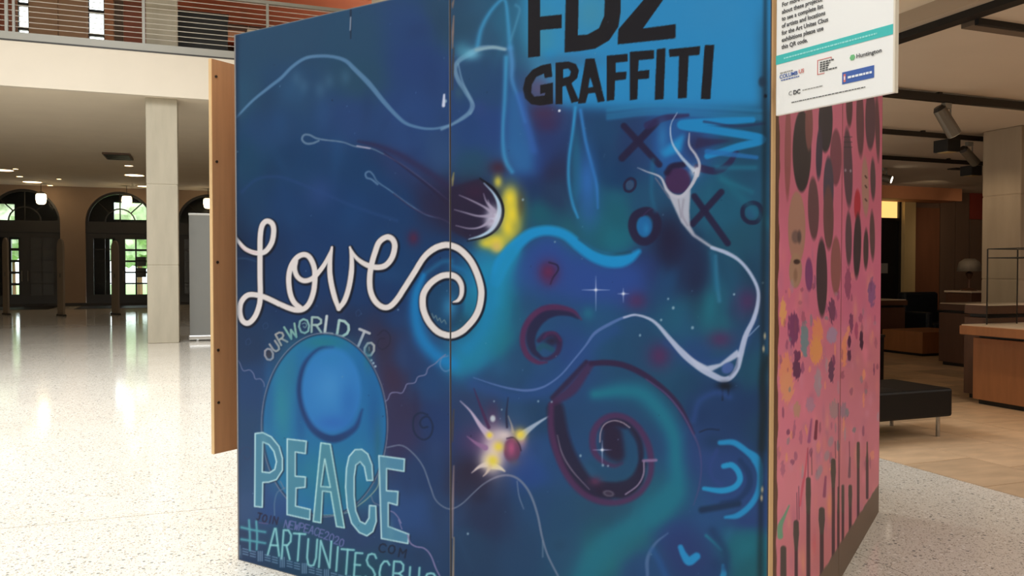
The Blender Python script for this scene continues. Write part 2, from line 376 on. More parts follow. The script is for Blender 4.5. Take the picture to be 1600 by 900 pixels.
    for x, y, rx, ry, a in ((797,310,13,20,1),(800,335,16,28,1),(795,355,14,20,1),(775,376,20,13,.95),(778,284,7,10,.8),(760,380,12,8,.8),(779,385,10,9,.9)): cv.blob(x, y, rx, ry, (226,206,58), a)
    cv.blob(776, 386, 8, 9, (214,180,110), .7); cv.blob(814, 320, 7, 22, (84,74,58), .55); cv.blob(806, 355, 8, 10, (150,150,70), .5)
    cv.fill([Q((240,235),(320,290),(372,390),(372,480),(340,545),(270,590),(170,620),(60,560),(40,300))], (50,42,70), .9, 2)
    cv.blob(742, 300, 16, 12, (66,40,70), .7)
    cv.stroke(Q((240,235),(325,300),(375,390),(378,470),(345,545),(275,597),(160,628)), [2,4,5,6,5,4,1], (22,26,36), 1, 1.5)
    cv.stroke(Q((265,265),(325,330),(358,400),(355,470),(315,550),(250,592),(170,615)), [1,3,6,8,6,4,1], (176,206,220), .95, 2.5)
    cv.blob(771, 338, 11, 15, (210,210,220), .95); cv.blob(766, 348, 8, 10, (200,196,210), .8)
    for p in (((320,470),(230,470),(150,450),(80,430)),((310,500),(240,540),(170,548),(90,530)),((320,450),(260,410),(180,370),(110,340)),((320,430),(280,380),(262,330)),((330,440),(300,400),(290,370))):
        cv.stroke(Q(*p), [6,3,2,.8], (168,160,178), .85, 2.2)
    # --- header field and its black capitals
    cv.fill([[(812,-140),(1215,-140),(1205,166),(1100,168),(960,170),(870,166),(840,120),(822,60)]], (42,136,186), .95, 8)
    cv.blob(845, 60, 30, 70, (62,138,160), .75); cv.blob(925, 20, 40, 40, (70,140,158), .7); cv.blob(860, 88, 12, 10, (30,140,190), .8); cv.blob(880, 95, 60, 12, (60,104,140), .6)
    cv.blob(842, 138, 24, 22, (98,92,124), .85); cv.blob(850, 178, 26, 16, (82,58,92), .85); cv.blob(855, 195, 18, 12, (70,54,96), .8)
    cv.blob(1000, 20, 60, 60, (46,132,176), .4); cv.blob(1150, 80, 40, 70, (44,136,186), .5); cv.blob(1120, 20, 60, 40, (54,134,178), .5)
    for x, y, a in ((1193,120,.45),(1190,60,.3),(1195,155,.6)): cv.blob(x, y, 10, 40, (44,84,110), a)
    for y, a in ((168,.5),(176,.45),(181,.5)): cv.stroke([(950,y+4),(1020,y-3),(1100,y),(1190,y+5)], 7, (42,128,170), a, air=True)
    cv.fill([[(825,-70),(892,-78),(892,-52),(844,-48),(844,26),(878,22.5),(877.5,44),(844,47),(844,88),(825,90)]], BL)
    cv.fill([[(886,-78),(925,-80),(955,-58),(970,-10),(970,18),(966,42),(952,63),(930,76),(905,80),(882,82),(884,0)], [(905,-56),(922,-54),(938,-30),(945,2),(944,25),(936,44),(918,54),(903,55)]], BL)
    cv.fill([[(965,69.5),(1055.5,60),(1056,37.5),(1004.5,44.5),(1036,0),(1058,-38),(1058,-88),(972,-80),(972,-56),(1028,-60),(1005.5,0),(966,46)]], BL)
    cv.fill([[(861,99),(863,120),(851,122),(850,115),(838,120),(831,132),(830,145),(835,151),(851,149),(852,145),(844,147),(844,133),(864,129),(864,162),(845,165),(830,163),(820,153),(817,139),(821,122),(832,109),(846,102)]], BL)
    cv.fill([[(868,98),(888,96),(900,100),(904.5,110),(902,122),(893,130),(905,158),(893,161),(884,134),(879,135),(879,163),(868,163)], [(880,108),(888,107),(892,112),(890,119),(880,122)]], BL)
    cv.fill([[(915,92),(929,91),(945,158),(934,160),(930,145),(919,146),(915,161),(903,162)], [(922,120),(927,136),(919,137)]], BL)
    cv.fill([[(948,87),(981,84),(981,96),(962,98),(962,113),(979,112),(978,124),(961,126),(960,156),(948,158)]], BL)
    cv.fill([[(984,81),(1022,78),(1022,92),(998,94),(997,111),(1015,109),(1014,123),(997,124),(996,155),(984,157)]], BL)
    cv.fill([[(1026,77),(1040,75),(1037,155),(1023,156)]], BL)
    cv.fill([[(1045,77),(1094,72),(1093,86),(1076,87),(1073,153),(1059,154),(1061,88),(1046,89)]], BL)
    cv.fill([[(1101,70.5),(1116,70),(1110,155),(1095,155)]], BL)
    # --- ghost figures of pale blue below and left of the header
    CY = (62,146,186)
    cv.stroke([(746,72),(752,45),(765,20),(782,1),(790,3),(794,37),(797,75)], [9,8,7,6,6,7,9], CY, .75, air=True)
    cv.stroke([(806,8),(812,15),(806,38),(798,62)], 5, (74,140,170), .6, air=True)
    cv.stroke([(797,75),(800,100),(800,125),(810,155),(820,190)], [10,10,8,6,6], (78,140,188), .8, air=True)
    cv.stroke([(791,90),(789,150),(786,200),(787,235),(792,255),(800,268)], [9,8,7,8,9,8], CY, .85, air=True)
    cv.fill([[(797,110),(790,170),(788,235),(803,270),(835,272),(834,220),(818,165)]], (46,108,160), .75, 7); cv.stroke([(812,150),(822,190),(834,235)], 14, (54,96,168), .6, air=True)
    cv.stroke([(690,202),(705,195),(722,185),(735,174),(737,160),(727,142),(716,125),(711,107),(717,95),(732,85),(750,76),(770,74),(790,77)], [4,4,6,7,6,7,7,7,7,8,8,6,5], (112,148,172), .8, 3)
    cv.stroke([(716,100),(722,125),(733,150),(741,165),(735,178)], 3, (120,156,178), .6, 2)
    cv.blob(735, 84, 14, 9, (118,190,210), .8); cv.blob(722, 78, 12, 14, (70,140,160), .6); cv.stroke([(744,78),(770,74),(788,77)], 5, (150,180,180), .7, air=True)
    cv.blob(750, 170, 10, 14, (52,74,130), .6); cv.blob(716, 145, 8, 10, (60,98,120), .6)
    cv.stroke([(899,168),(895,205),(889,250),(889,285),(895,318),(903,340)], [6,6,6,6,6,4], (50,148,196), .85, air=True)
    cv.stroke([(907,172),(915,220),(925,260),(932,290),(934,325)], [6,6,6,6,4], (52,128,190), .8, air=True)
    cv.fill([[(900,190),(892,250),(892,300),(900,325),(912,290),(908,240)]], (32,106,134), .8, 4); cv.blob(918, 285, 15, 50, (46,104,170), .9); cv.blob(922, 330, 16, 26, (44,92,150), .6)
    # --- purple crosses, rings and arcs
    PU = (46,40,74)
    for p, w in ((((975,197),(1030,257)),10),(((1025,192),(972,247)),11),(((1085,307),(1137,380)),10),(((1127,300),(1082,350)),10)): cv.stroke(p, w, PU, .95, 3, smooth=False)
    cv.stroke([(1012,196),(1040,184),(1075,180)], [12,10,5], (58,50,96), .8, 3)
    cv.stroke([(1090,262),(1120,267),(1140,254),(1150,237)], [12,11,9,8], (54,46,86), .9, 3)
    cv.blob(1085, 225, 18, 26, (56,52,92), .7)
    cv.stroke([(1007,330),(992,338),(988,355),(996,373),(1010,377),(1024,364),(1027,346),(1019,333)], 13, PU, .95, 3, closed=True); cv.disc(1007, 354, 12, 16, (30,104,160), .95, 0, 3); cv.blob(1010, 358, 5, 9, (34,128,180), .8)
    cv.stroke([(1003,338),(1018,326),(1028,332)], 2, (70,56,96), .8); cv.stroke([(984,279),(976,287),(977,297),(985,299),(992,292),(992,282)], 4, PU, .95, 1.6, closed=True); cv.disc(984, 289, 6, 7, (60,84,116), .9)
    cv.stroke([(1175,317),(1162,324),(1161,338),(1170,347),(1183,346),(1189,334),(1186,321)], 7, (40,42,74), .95, 2, closed=True); cv.disc(1175, 332, 8, 9, (40,90,124), .9)
    cv.stroke([(1176,187),(1120,190),(1065,195),(1120,204),(1190,217),(1150,230),(1105,244)], [9,12,14,12,13,11,9], (32,132,184), .95, 3)
    cv.stroke([(1105,237),(1140,241),(1182,246)], [8,8,6], (38,108,168), .8, 3); cv.stroke([(1110,190),(1190,195)], 8, (50,54,92), .0)
    cv.fill([[(1032,236),(1070,208),(1064,236),(1038,246)]], (34,140,192), .9, 3); cv.blob(1035, 215, 8, 26, (46,118,170), .7)
    cv.stroke([(1100,190),(1150,197),(1195,193)], 4, (48,52,92), .6, 2); cv.fill([[(1090,215),(1148,219),(1110,228),(1085,232)]], (58,50,88), .8, 2)
    cv.stroke([(1125,275),(1160,310),(1200,350)], 16, (32,110,130), .5, air=True); cv.stroke([(1120,262),(1180,262)], 9, (34,118,142), .6, air=True); cv.stroke([(1128,280),(1175,300)], 10, (36,116,136), .5, air=True)
    cv.stroke([(1020,250),(1018,300),(1024,330)], 8, (34,110,140), .5, air=True); cv.blob(1045, 370, 22, 40, (42,36,68), .75)
    cv.disc(1059, 282, 20, 21, (80,50,92), .95, 0, 5); cv.stroke([(1042,270),(1050,260),(1068,257)], 9, (44,34,66), .9, 4)
    # --- white ligament figure
    WH = (186,186,192)
    cv.fill([[(1036,284),(1046,300),(1056,307),(1068,305),(1079,296),(1077,330),(1078,352),(1086,366),(1112,384),(1135,394),(1108,386),(1082,369),(1064,347),(1054,325),(1045,306)]], WH, .92, 1)
    cv.stroke([(1068,312),(1066,335),(1074,352)], 3, (120,110,128), .4, 3); cv.stroke([(1060,312),(1064,340)], 2, (110,104,120), .4, 2)
    cv.stroke([(996,262),(1010,268),(1032,277),(1042,297),(1054,306),(1067,305),(1080,290),(1088,274),(1090,265)], [.8,1.6,3,4.5,5,5,5,6,7], WH, .95, 1.6)
    cv.stroke([(1024,278),(1036,295),(1046,310)], 2, (130,124,140), .8, 1.5)
    cv.stroke([(1058,176),(1048,196),(1050,222),(1062,242),(1075,257),(1085,267)], [1,1.4,2.5,4,5,6], (172,190,206), .9, 1.6)
    cv.stroke([(1077,208),(1077,227),(1087,242),(1093,257),(1090,275)], [1.5,3,3.6,4,4], WH, .9, 1.6)
    cv.blob(1086, 268, 7, 8, (205,205,208), .9)
    # --- cyan wave and violet field
    cv.fill([[(795,445),(815,395),(845,368),(875,370),(905,395),(940,415),(985,412),(1015,400),(1010,450),(940,475),(850,460)]], (45,78,146), .8, 14)
    cv.stroke([(806,392),(786,425),(776,465),(768,510),(745,552),(715,570)], [18,34,44,48,46,40], (28,128,158), .9, air=True)
    cv.stroke([(774,440),(784,413),(803,387),(825,368),(845,361),(865,361),(885,368),(905,384),(927,399),(950,407),(970,408),(985,403),(998,393)], [18,24,20,17,15,15,15,17,19,21,19,14,7], (26,142,196), .95, 6)
    cv.stroke([(772,470),(784,425),(800,396)], 26, (28,138,178), .7, air=True)
    cv.stroke([(905,374),(930,391),(955,398),(985,394)], 4, (34,74,92), .5, 4)
    cv.blob(857, 425, 16, 18, (110,46,88), .95); cv.stroke([(858,410),(870,414),(872,422),(864,434),(860,444)], 2.5, (44,40,76), .9)
    for x, y, rx, ry, a in ((995,470,16,14,.75),(1030,556,18,20,.9),(1125,530,20,14,.8),(1168,470,16,20,.7),(858,440,8,8,.4)): cv.blob(x, y, rx, ry, (94,54,102), a)
    cv.blob(1088, 440, 16, 60, (40,48,84), .6); cv.stroke([(1118,400),(1120,440),(1124,470)], 7, (60,130,160), .6, air=True); cv.stroke([(1112,395),(1120,450)], 12, (34,110,140), .5, air=True)
    # --- small violet spiral
    cv.stroke([(903,497),(890,490),(868,487),(848,494),(834,510),(829,530),(834,548),(846,560)], [3,8,14,18,18,14,10,5], (46,42,80), .9, 4)
    cv.stroke([(908,499),(895,486),(870,480),(848,483),(830,496),(819,515),(817,537),(825,556),(840,566),(854,566)], [2,6,9,9,9,9,9,9,7,3], (98,52,96), .95, 4)
    cv.stroke([(842,532),(853,523),(866,523),(874,534),(871,550),(858,560),(846,560)], [7,9,9,9,8,6,4], (66,46,88), .9, 4); cv.blob(862, 533, 12, 8, (46,36,66), .85)
    cv.stroke([(850,528),(856,521),(868,521),(876,532)], 4, (92,50,96), .8, 2.5)
    cv.stroke([(842,545),(850,540),(862,546)], 8, (34,92,112), .8, 4)
    # --- the long white swoosh
    sw = [(740,590),(770,600),(797,607),(825,610),(850,604),(875,587),(897,562),(915,540),(930,520),(955,505),(975,496),(992,492),(1012,497),(1027,507),(1047,530),(1070,555),(1095,575),(1115,587),(1130,593),(1142,589),(1152,575),(1157,555),(1165,525),(1177,500),(1184,475),(1184,452),(1172,427),(1155,407),(1135,395),(1112,387)]
    cv.stroke([(740,600),(800,618),(850,610),(890,580),(925,535),(960,515)], 26, (42,80,138), .6, air=True)
    cv.stroke([(1040,535),(1090,565),(1135,560),(1160,540),(1178,500)], 14, (44,76,132), .6, air=True)
    cv.stroke(sw[:12], [.8,2,3,4,3,2.6,2.6,3,5,5,4,3], (92,118,170), .8, 2)
    cv.stroke(sw[10:], [3,3,4,5,7,10,11,10,9,8,8,9,8,7,6,5,5,5,6,5], (176,186,206), .95, 2.2)
    cv.fill([[(1062,540),(1080,560),(1105,572),(1125,568),(1152,546),(1157,556),(1135,568),(1112,580),(1090,576)]], (186,194,210), .9, 1)
    cv.disc(1137, 575, 10, 8, (74,98,156), .9, -.6, 3); cv.stroke([(1152,560),(1150,575),(1140,587)], 3, (30,40,80), .4, 3)
    cv.blob(1133, 603, 12, 7, (22,30,44), .95); cv.stroke([(1129,603),(1129,625)], 3, (24,34,50), .6, 2); cv.stroke([(1138,603),(1138,618)], 3, (24,34,50), .6, 2)
    cv.stroke([(1170,525),(1180,515),(1186,509)], 2, (140,160,190), .7)
    # --- Love script (with its glow)
    cv.stroke([(662,430),(650,460),(650,495),(660,530),(685,558),(706,568)], [10,18,24,26,26,26], (20,126,184), .85, air=True)
    cv.stroke([(668,425),(690,410),(706,408)], 9, (34,110,150), .6, air=True)
    cv.stroke([(706,415),(728,425),(736,445)], 8, (30,110,160), .6, air=True)
    cv.stroke([(762,440),(764,480),(752,515),(730,545)], 26, (24,128,172), .75, air=True)
    cv.disc(694, 475, 30, 42, (26,74,112), .8, 0, 8); cv.blob(703, 480, 12, 18, (48,128,170), .8); cv.blob(722, 505, 16, 18, (30,78,104), .7)
    cv.blob(372, 385, 20, 50, (22,44,74), .6); cv.stroke([(368,404),(385,404),(405,410)], 3, (50,84,118), .6, 2)
    K = Zm(360, 330, 4.433)
    R1 = K((20,150),(32,172),(60,215),(110,265),(180,290),(240,280),(285,220),(300,140),(290,88),(255,68),(222,95),(207,170),(205,300),(205,450),(207,570),(200,650),(170,730),(125,775),(85,760),(65,700),(75,630),(120,582),(190,582),(260,605),(350,648),(440,682),(500,680),(545,640),(575,560),(585,470),(580,390),(550,322),(510,300),(460,322),(420,382),(404,460),(412,560),(440,630),(490,675))
    R2 = K((452,345),(445,400),(465,455),(510,482),(560,470),(600,435),(650,370),(690,290),(704,248))
    R3 = K((703,250),(688,380),(695,480),(720,590),(750,676))
    R3b = K((750,676),(790,620),(820,530),(838,420),(840,330),(828,248))
    R4 = K((826,250),(870,320),(930,365),(1000,388),(1070,378),(1120,320),(1138,240),(1120,192),(1080,180),(1030,215),(1000,290),(978,370),(965,460),(970,550),(1000,620),(1050,662),(1100,662),(1150,615),(1200,540),(1270,430),(1340,320),(1410,260),(1480,235)) + [(706,384),(720,391),(735,407),(745,427),(751,447),(752,462),(749,480),(743,494),(734,506),(721,518),(706,524),(692,522),(680,515),(668,500),(661,481),(661,462),(668,448),(678,438),(691,431),(705,430),(715,435),(721,446),(721,460),(716,469),(708,472)]
    ws = [(R1,[3,4,6,7,8]+[8.5]*31),(R2,[8,8,8,8,8,8,7,5,2]),(R3,[4,8,8.5,8.5,7]),(R3b,[7,8.5,8.5,8.5,7,3]),(R4,[3,6,8]+[9]*18+[10]*22+[9,8,7,6,2])]
    for p, w in ws: cv.stroke([(x+1.2, y+1.2) for x, y in p], [v+4.5 for v in w], (20,26,44), .95, 2)
    for p, w in ws: cv.stroke(p, w, (224,217,207), 1, 1.4)
    for x, y in ((398,395),(375,380),(420,380),(404,420)): cv.blob(x, y, 0.1, 0.1, (216,207,194), 0)
    cv.stroke([(401,395),(385,392),(376,384)], 3, (214,186,186), .6, 2)
    # signature in the curl
    cv.stroke([(675,490),(678,497),(681,493),(684,501),(687,497),(690,504),(694,500),(697,506)], 1.4, (132,150,148), .8, 1.3)
    # --- OUR WORLD TO...
    V = lambda x, y: (400+x/6.92, 480+y/6.92)
    for ch, x, y, w, h, r, c, wd in (('O',140,510,13,18,-.25,(176,166,164),3.2),('U',205,425,10,15,-.6,(176,168,162),3.2),('R',275,335,11,19,-.5,(176,170,160),3.2),('W',385,265,17,21,-.35,(140,184,166),3.4),
        ('O',520,205,16,22,-.1,(134,180,172),3.2),('R',655,190,15,23,.03,(160,188,178),3.6),('L',795,195,12,27,.12,(196,208,202),4.4),('D',945,235,17,25,.15,(170,204,192),4.2),('T',1140,340,17,25,.4,(198,194,188),4.2),('O',1225,455,15,21,.3,(192,184,172),3.6)):
        px, py = V(x, y)
        glyph(cv, ch, px+1, py+1, w, h, r, wd+1, (30,40,70), .5, soft=2)
        glyph(cv, ch, px, py, w, h, r, wd, c, .95)
    for x, y in ((1247,575),(1268,605),(1290,640)): cv.disc(*V(x, y), 1.9, 1.9, (205,200,195))
    cv.disc(*V(1225,458), 4, 6, (70,40,50), .9); cv.stroke([V(1222,430),V(1225,470)], 1.5, (190,180,170), .9); cv.disc(*V(140,510), 4, 6, (70,56,66), .9)
    cv.stroke([V(500,180),V(530,170),V(548,195),V(530,222),V(512,208)], 1.5, (130,165,160), .9)
    for x, y in ((415,510),(560,490),(388,535)): cv.stroke([(x-3,y+4),(x-4,y-2),(x+1,y-6),(x+4,y),(x,y+4)], 1.2, (46,76,118), .8)
    cv.stroke([(590,524),(600,516),(609,524),(608,538),(598,546),(590,540),(593,530),(601,529)], 2, (40,44,70), .7)
    # --- globe with the blue egg
    gx, gy, grx, gry = 507, 664, 97, 142
    cv.disc(gx, gy, grx, gry, (28,110,160), 1, 0, 2)
    for x, y, rx, ry, c, a in ((440,640,16,70,(42,134,152),.9),(455,580,14,40,(40,120,150),.8),(505,535,40,12,(34,124,140),.9),(565,590,18,50,(28,104,160),.8),(575,560,6,20,(40,120,130),.6),(585,650,12,60,(26,92,150),.8),
        (500,740,60,40,(36,126,150),.8),(570,740,22,50,(32,116,156),.8),(430,700,14,50,(34,120,160),.7),(420,620,8,60,(30,100,150),.6),(540,770,40,25,(34,120,140),.7),(470,640,9,60,(26,92,146),.8),(590,690,6,40,(44,110,120),.5)): cv.blob(x, y, rx, ry, c, a)
    cv.stroke([(566,640),(555,668),(530,684),(510,684),(488,668),(474,640),(468,610),(472,580),(482,560),(500,545),(520,543)], [2,8,12,12,11,9,8,7,6,5,3], (26,58,112), .85, 5)
    cv.disc(518, 610, 46, 66, (44,122,184), .97, 0, 7); cv.blob(515, 605, 26, 34, (62,138,194), .8); cv.blob(518, 560, 26, 12, (40,124,178), .6); cv.blob(545, 630, 14, 30, (36,104,172), .7); cv.blob(520, 660, 26, 12, (40,100,176), .7)
    th = np.linspace(0, 2*math.pi, 60)[:-1]
    cv.stroke([(gx+grx*math.cos(t)+.5, gy+gry*math.sin(t)) for t in th], 3.4, (24,46,80), .5, 2, closed=True)
    cv.stroke([(gx+(grx+1.5)*math.cos(t), gy+(gry+1.5)*math.sin(t)) for t in th], 1.7, (128,132,150), .85, 1.4, closed=True)
    LV = (122,124,158)
    cv.stroke([(368,560),(374,566),(380,579),(390,578),(396,584),(399,592),(407,592),(412,598),(413,604)], 1.6, LV, .8)
    cv.stroke([(602,627),(606,624),(610,615),(618,613),(628,614),(633,606),(636,600),(648,598),(653,589),(665,585),(669,575),(680,568),(688,560),(696,554)], 1.8, LV, .85)
    cv.stroke([(700,556),(690,560),(688,572),(695,580),(703,578)], 2, (90,130,170), .8)
    cv.stroke([(668,648),(657,645),(647,652),(646,670),(652,682),(663,687),(673,680),(676,665),(670,652),(662,652),(656,660),(660,668),(668,667)], 2.6, (26,46,80), .85, 1.6)
    cv.stroke([(372,712),(380,700),(390,700),(392,712),(386,718),(380,712)], 1.5, (60,70,110), .6)
    cv.stroke([(605,699),(627,696),(645,708),(661,729),(672,759),(680,780),(693,792),(706,795),(722,787),(739,771),(756,756),(777,745),(797,743),(814,752),(829,773),(840,805),(847,839),(856,868),(872,900),(890,935)], [2]*10+[3,3.4,3.6,3.6,3.6,3.4,3,3,3], (120,132,152), .85, 1.6)
    cv.stroke([(808,752),(811,775),(818,795)], 2, (130,140,160), .6, 2); cv.stroke([(848,845),(848,870)], 2.5, (120,140,158), .6, 2)
    cv.stroke([(429,805),(429,785),(433,770),(440,765),(446,762)], 2, (90,120,150), .8); cv.stroke([(438,752),(444,764)], 2, (110,130,150), .8)
    cv.stroke([(556,793),(575,778),(590,760),(592,742)], 1.8, (150,170,150), .8); cv.stroke([(580,775),(584,785),(594,790)], 1.6, (130,130,150), .7); cv.stroke([(500,805),(530,804),(545,800)], 1.8, (120,160,160), .8)
    # --- PEACE
    J = Zm(360, 660, 3.75)
    PE = [[J((145,65),(190,60),(240,85),(285,140),(305,210),(305,280),(270,335),(225,350),(190,352),(187,497),(142,492)), J((190,115),(225,130),(255,170),(270,230),(260,275),(230,295),(187,290))],
      [J((333,97),(445,110),(440,183),(380,173),(380,315),(440,320),(438,380),(385,385),(382,490),(468,510),(465,570),(332,540))],
      [J((530,120),(585,128),(668,618),(622,610),(588,408),(540,402),(530,588),(485,580)), J((553,215),(585,380),(530,375))],
      [J((835,340),(830,250),(805,185),(770,158),(730,160),(695,200),(680,270),(675,380),(685,500),(710,590),(755,645),(800,665),(835,640),(855,580),(852,490),(815,487),(812,560),(790,595),(760,580),(735,520),(725,430),(725,320),(735,250),(760,230),(785,260),(800,340))],
      [J((870,195),(1020,215),(1017,287),(915,270),(915,400),(982,405),(978,485),(925,470),(925,610),(1045,655),(1040,710),(885,680))]]
    for g in PE:
        cv.fill([[(x+2.6, y+1.2) for x, y in p] for p in g], (18,34,58), .85, 1)
    for k, g in enumerate(PE):
        cv.fill(g, ((76,136,158),(74,138,158),(76,140,156),(78,142,164),(78,136,162))[k])
        for p in g:
            n = len(p)
            cv.stroke(p+[p[0]], 2.3, (184,224,222) if k != 2 else (176,222,216), .95, 1.4, smooth=False)
    for x, y in ((412,690),(455,720),(507,760),(560,720),(600,730),(610,830)): cv.blob(x, y, 6, 20, (96,152,166), .35)
    cv.stroke(J((1000,590),(985,560),(960,530),(940,520)), 1.8, (140,130,168), .85); cv.stroke(J((1005,625),(985,570)), 1.6, (140,130,168), .8)
    cv.stroke([(637,836),(641,848),(650,854),(661,856),(669,862),(675,872),(681,888),(688,902),(695,920)], 2.2, (140,128,168), .9)
    # --- web address and hashtag
    U = lambda x, y: (365+x/7.5, 780+y/7.5)
    for ch, x, y, c in (('J',300,205,(40,40,70)),('O',365,225,(42,40,74)),('I',430,238,(46,42,80)),('N',490,250,(38,42,76))):
        glyph(cv, ch, *U(x, y), 6.5, 11, .22, 2.2, c, .85)
    cv.stroke([U(300,275),U(400,288)], 1.5, (110,90,140), .8)
    for i, ch in enumerate('NEWPEACE2020'):
        x, y = 622+i*58.5, 275+i*19.6-(i*(11-i))*1.1
        glyph(cv, ch, *U(x, y+20), 6.2, 12, .26, 1.7, (108,112,166), .95)
    T2 = lambda x, y: (530+x/8.89, 800+y/8.89)
    for ch, x, y in (('C',600,500),('O',730,520),('M',880,570)): glyph(cv, ch, *T2(x, y), 10, 13, .2, 2.2, (26,40,66), .9)
    HC = (142,208,206)
    for p in (((180,245),(190,420),(190,600)),((265,260),(275,430),(270,590))): cv.stroke([U(*q) for q in p], [4,5,4], (70,150,164), .8, air=True); cv.stroke([U(*q) for q in p], 2, (96,172,180), .8, 2)
    for p in (((90,330),(220,360),(370,385)),((90,470),(220,490),(370,515))): cv.stroke([U(*q) for q in p], [6,5,5], (66,148,160), .8, air=True); cv.stroke([U(*q) for q in p], 2, (96,172,180), .7, 2)
    for ch, x0, y0, x1, y1, sh in (('A',410,345,545,660,.0),('R',575,365,670,700,0),('T',695,405,830,720,0),('U',865,470,970,780,0),('N',1010,490,1135,800,0),('I',1190,560,1235,840,0),('T',1255,590,1400,880,0)):
        px0, py0 = U(x0, y0); px1, py1 = U(x1, y1)
        gl = (px0+px1)/2, (py0+py1)/2, px1-px0, py1-py0
        glyph(cv, ch, *gl, .1, 6, (40,110,126), .5, sh, air=True); glyph(cv, ch, *gl, .07, 3, HC, .92, sh, 1.8)
    for ch, x0, y0, x1, y1 in (('E',215,570,310,900),('S',375,580,505,960),('C',560,680,690,1010),('B',750,690,890,1030),('U',975,770,1105,1080),('S',1190,850,1330,1160)):
        px0, py0 = T2(x0, y0); px1, py1 = T2(x1, y1)
        gl = (px0+px1)/2, (py0+py1)/2, px1-px0, py1-py0
        glyph(cv, ch, *gl, .1, 6, (40,110,126), .5, air=True); glyph(cv, ch, *gl, .07, 3, HC, .92, 0, 1.8)
    # key-pattern border along the bottom edge
    for i in range(26):
        x = 372+i*11.5; y = 858+(x-372)*.276
        if i % 3 == 0:
            for k in (-3, 0, 3): cv.stroke([(x+k,y-6),(x+k,y+9)], 1.6, (124,154,180), .85, 1.3)
        else:
            for k in (-3, 1, 5): cv.stroke([(x-4,y+k-1),(x+4,y+k+1)], 1.6, (118,150,176), .85, 1.3)
    cv.fill([[(370,855),(378,857),(378,873),(370,871)]], (92,122,146), .5, 1)
    # --- starburst
    for x, y, rx, ry, c, a in ((750,690,34,24,(96,60,108),.7),(740,735,30,20,(50,40,68),.7),(770,650,12,24,(90,50,90),.6),(785,698,34,34,(150,110,140),.6),(772,704,18,34,(226,204,200),.95),(788,680,16,10,(222,206,196),.9),(765,722,14,14,(236,220,190),.95),(815,688,8,14,(180,140,160),.8)): cv.blob(x, y, rx, ry, c, a)
    Y2 = Zm(705, 600, 5.62)
    for p, w, c in ((((340,460),(260,370),(170,240),(80,150)),[12,7,3,1],(206,186,204)),(((610,460),(680,400),(780,330),(890,265)),[12,8,4,1],(176,190,204)),(((340,700),(250,725),(180,780)),[10,5,1],(230,214,200)),(((370,720),(430,740),(470,765)),[10,6,2],(236,224,190)),(((345,720),(310,780),(280,810)),[7,3,1],(220,200,180)),(((540,420),(530,360),(500,280)),[5,2.5,1],(170,160,150)),(((300,560),(220,520),(140,460)),[9,5,1],(150,110,150)),(((330,380),(270,230),(200,40)),[5,4,1],(84,44,90)),(((490,380),(485,260),(500,120)),[3,3,1],(44,44,74))):
        cv.stroke(Y2(*p), w, c, .85, 2.5)
    cv.disc(800, 703, 13, 19, (120,66,98), .9, 0, 4); cv.blob(799, 700, 6, 12, (176,84,120), .9); cv.blob(803, 722, 9, 7, (96,96,120), .7); cv.stroke([(792,685),(803,684),(811,694),(814,704)], 2, (60,40,70), .8, 2)
    for x, y, r in ((779,698,8),(770,720,9),(813,679,9),(765,680,5)): cv.blob(x, y, r, r, (238,212,70), .95)
    cv.disc(770, 654, 4, 5, (196,206,206), .9, 0, 3)
    # --- big spiral
    G = Zm(860, 560, 3.752)
    cv.stroke(G((260,210),(420,190),(540,210),(650,320),(720,450),(735,600),(740,740),(690,840),(600,910)), [20,30,34,36,36,34,36,40,40], (28,118,140), .95, air=True)
    cv.stroke([(1050,770),(1010,810),(960,840),(925,880),(905,930)], [34,42,46,50,50], (30,118,138), .85, air=True)
    cv.stroke(G((30,300),(60,480),(130,640),(230,760),(340,800)), [26,30,30,26,16], (46,40,70), .9, 8)
    cv.stroke(G((300,760),(420,770),(500,720),(540,620)), [20,28,22,12], (48,38,68), .9, 6)
    cv.stroke(G((230,40),(130,180),(30,250)), [12,16,12], (84,50,90), .8, 6); cv.stroke(G((210,20),(100,140),(10,230)), [6,8,6], (60,40,74), .8, 4)
    cv.stroke(G((240,30),(330,25),(430,40),(540,90),(650,170),(740,260),(800,360),(840,440)), [8,9,9,9,9,8,6,3], (62,42,80), .95, 4)
    cv.stroke(G((560,120),(680,210),(770,320),(830,430),(870,520),(885,640),(870,760),(840,860)), [1.5,2.5,3,3,2.5,2,2,1], (98,84,130), .8, 2)
    cv.stroke(G((5,270),(5,420),(40,560),(100,690),(190,790),(300,840),(420,840),(520,790),(580,700),(590,600),(570,500),(510,400),(430,345),(350,340),(285,380),(250,450),(255,540),(300,600),(370,630),(420,615)), [8,10,10,10,10,10,9,9,9,10,10,10,10,10,10,11,10,8,7,4], (94,54,98), .85, 5)
    cv.stroke(G((320,400),(380,375),(450,400),(510,470),(530,560),(520,660)), [10,12,12,10,9,5], (48,36,66), .9, 5)
    cv.fill([G((305,400),(370,380),(420,420),(430,500),(440,580),(410,612),(340,590),(300,520))], (50,38,68), .95, 4)
    cv.stroke(G((450,430),(480,520),(470,610),(420,670),(330,670),(240,610)), [14,20,22,22,20,10], (34,82,118), .85, air=True)
    cv.stroke(G((290,490),(295,430),(320,385),(370,365),(420,375),(465,405)), 2, (164,150,160), .85); cv.stroke(G((548,605),(545,680),(510,745),(440,797)), 2.4, (150,134,158), .85); cv.stroke(G((545,600),(620,597)), 4.5, (150,120,156), .8, 2)
    cv.stroke(G((40,450),(70,560),(130,660),(230,770)), [1.5,2.5,2.5,1.5], (124,112,132), .8); cv.blob(930, 752, 10, 7, (104,56,92), .9)
    cv.disc(951, 771, 9, 5, (104,98,116), .9, .2, 2); cv.disc(951, 771, 5.5, 2.6, (70,58,84), .9, .2, 1.5)
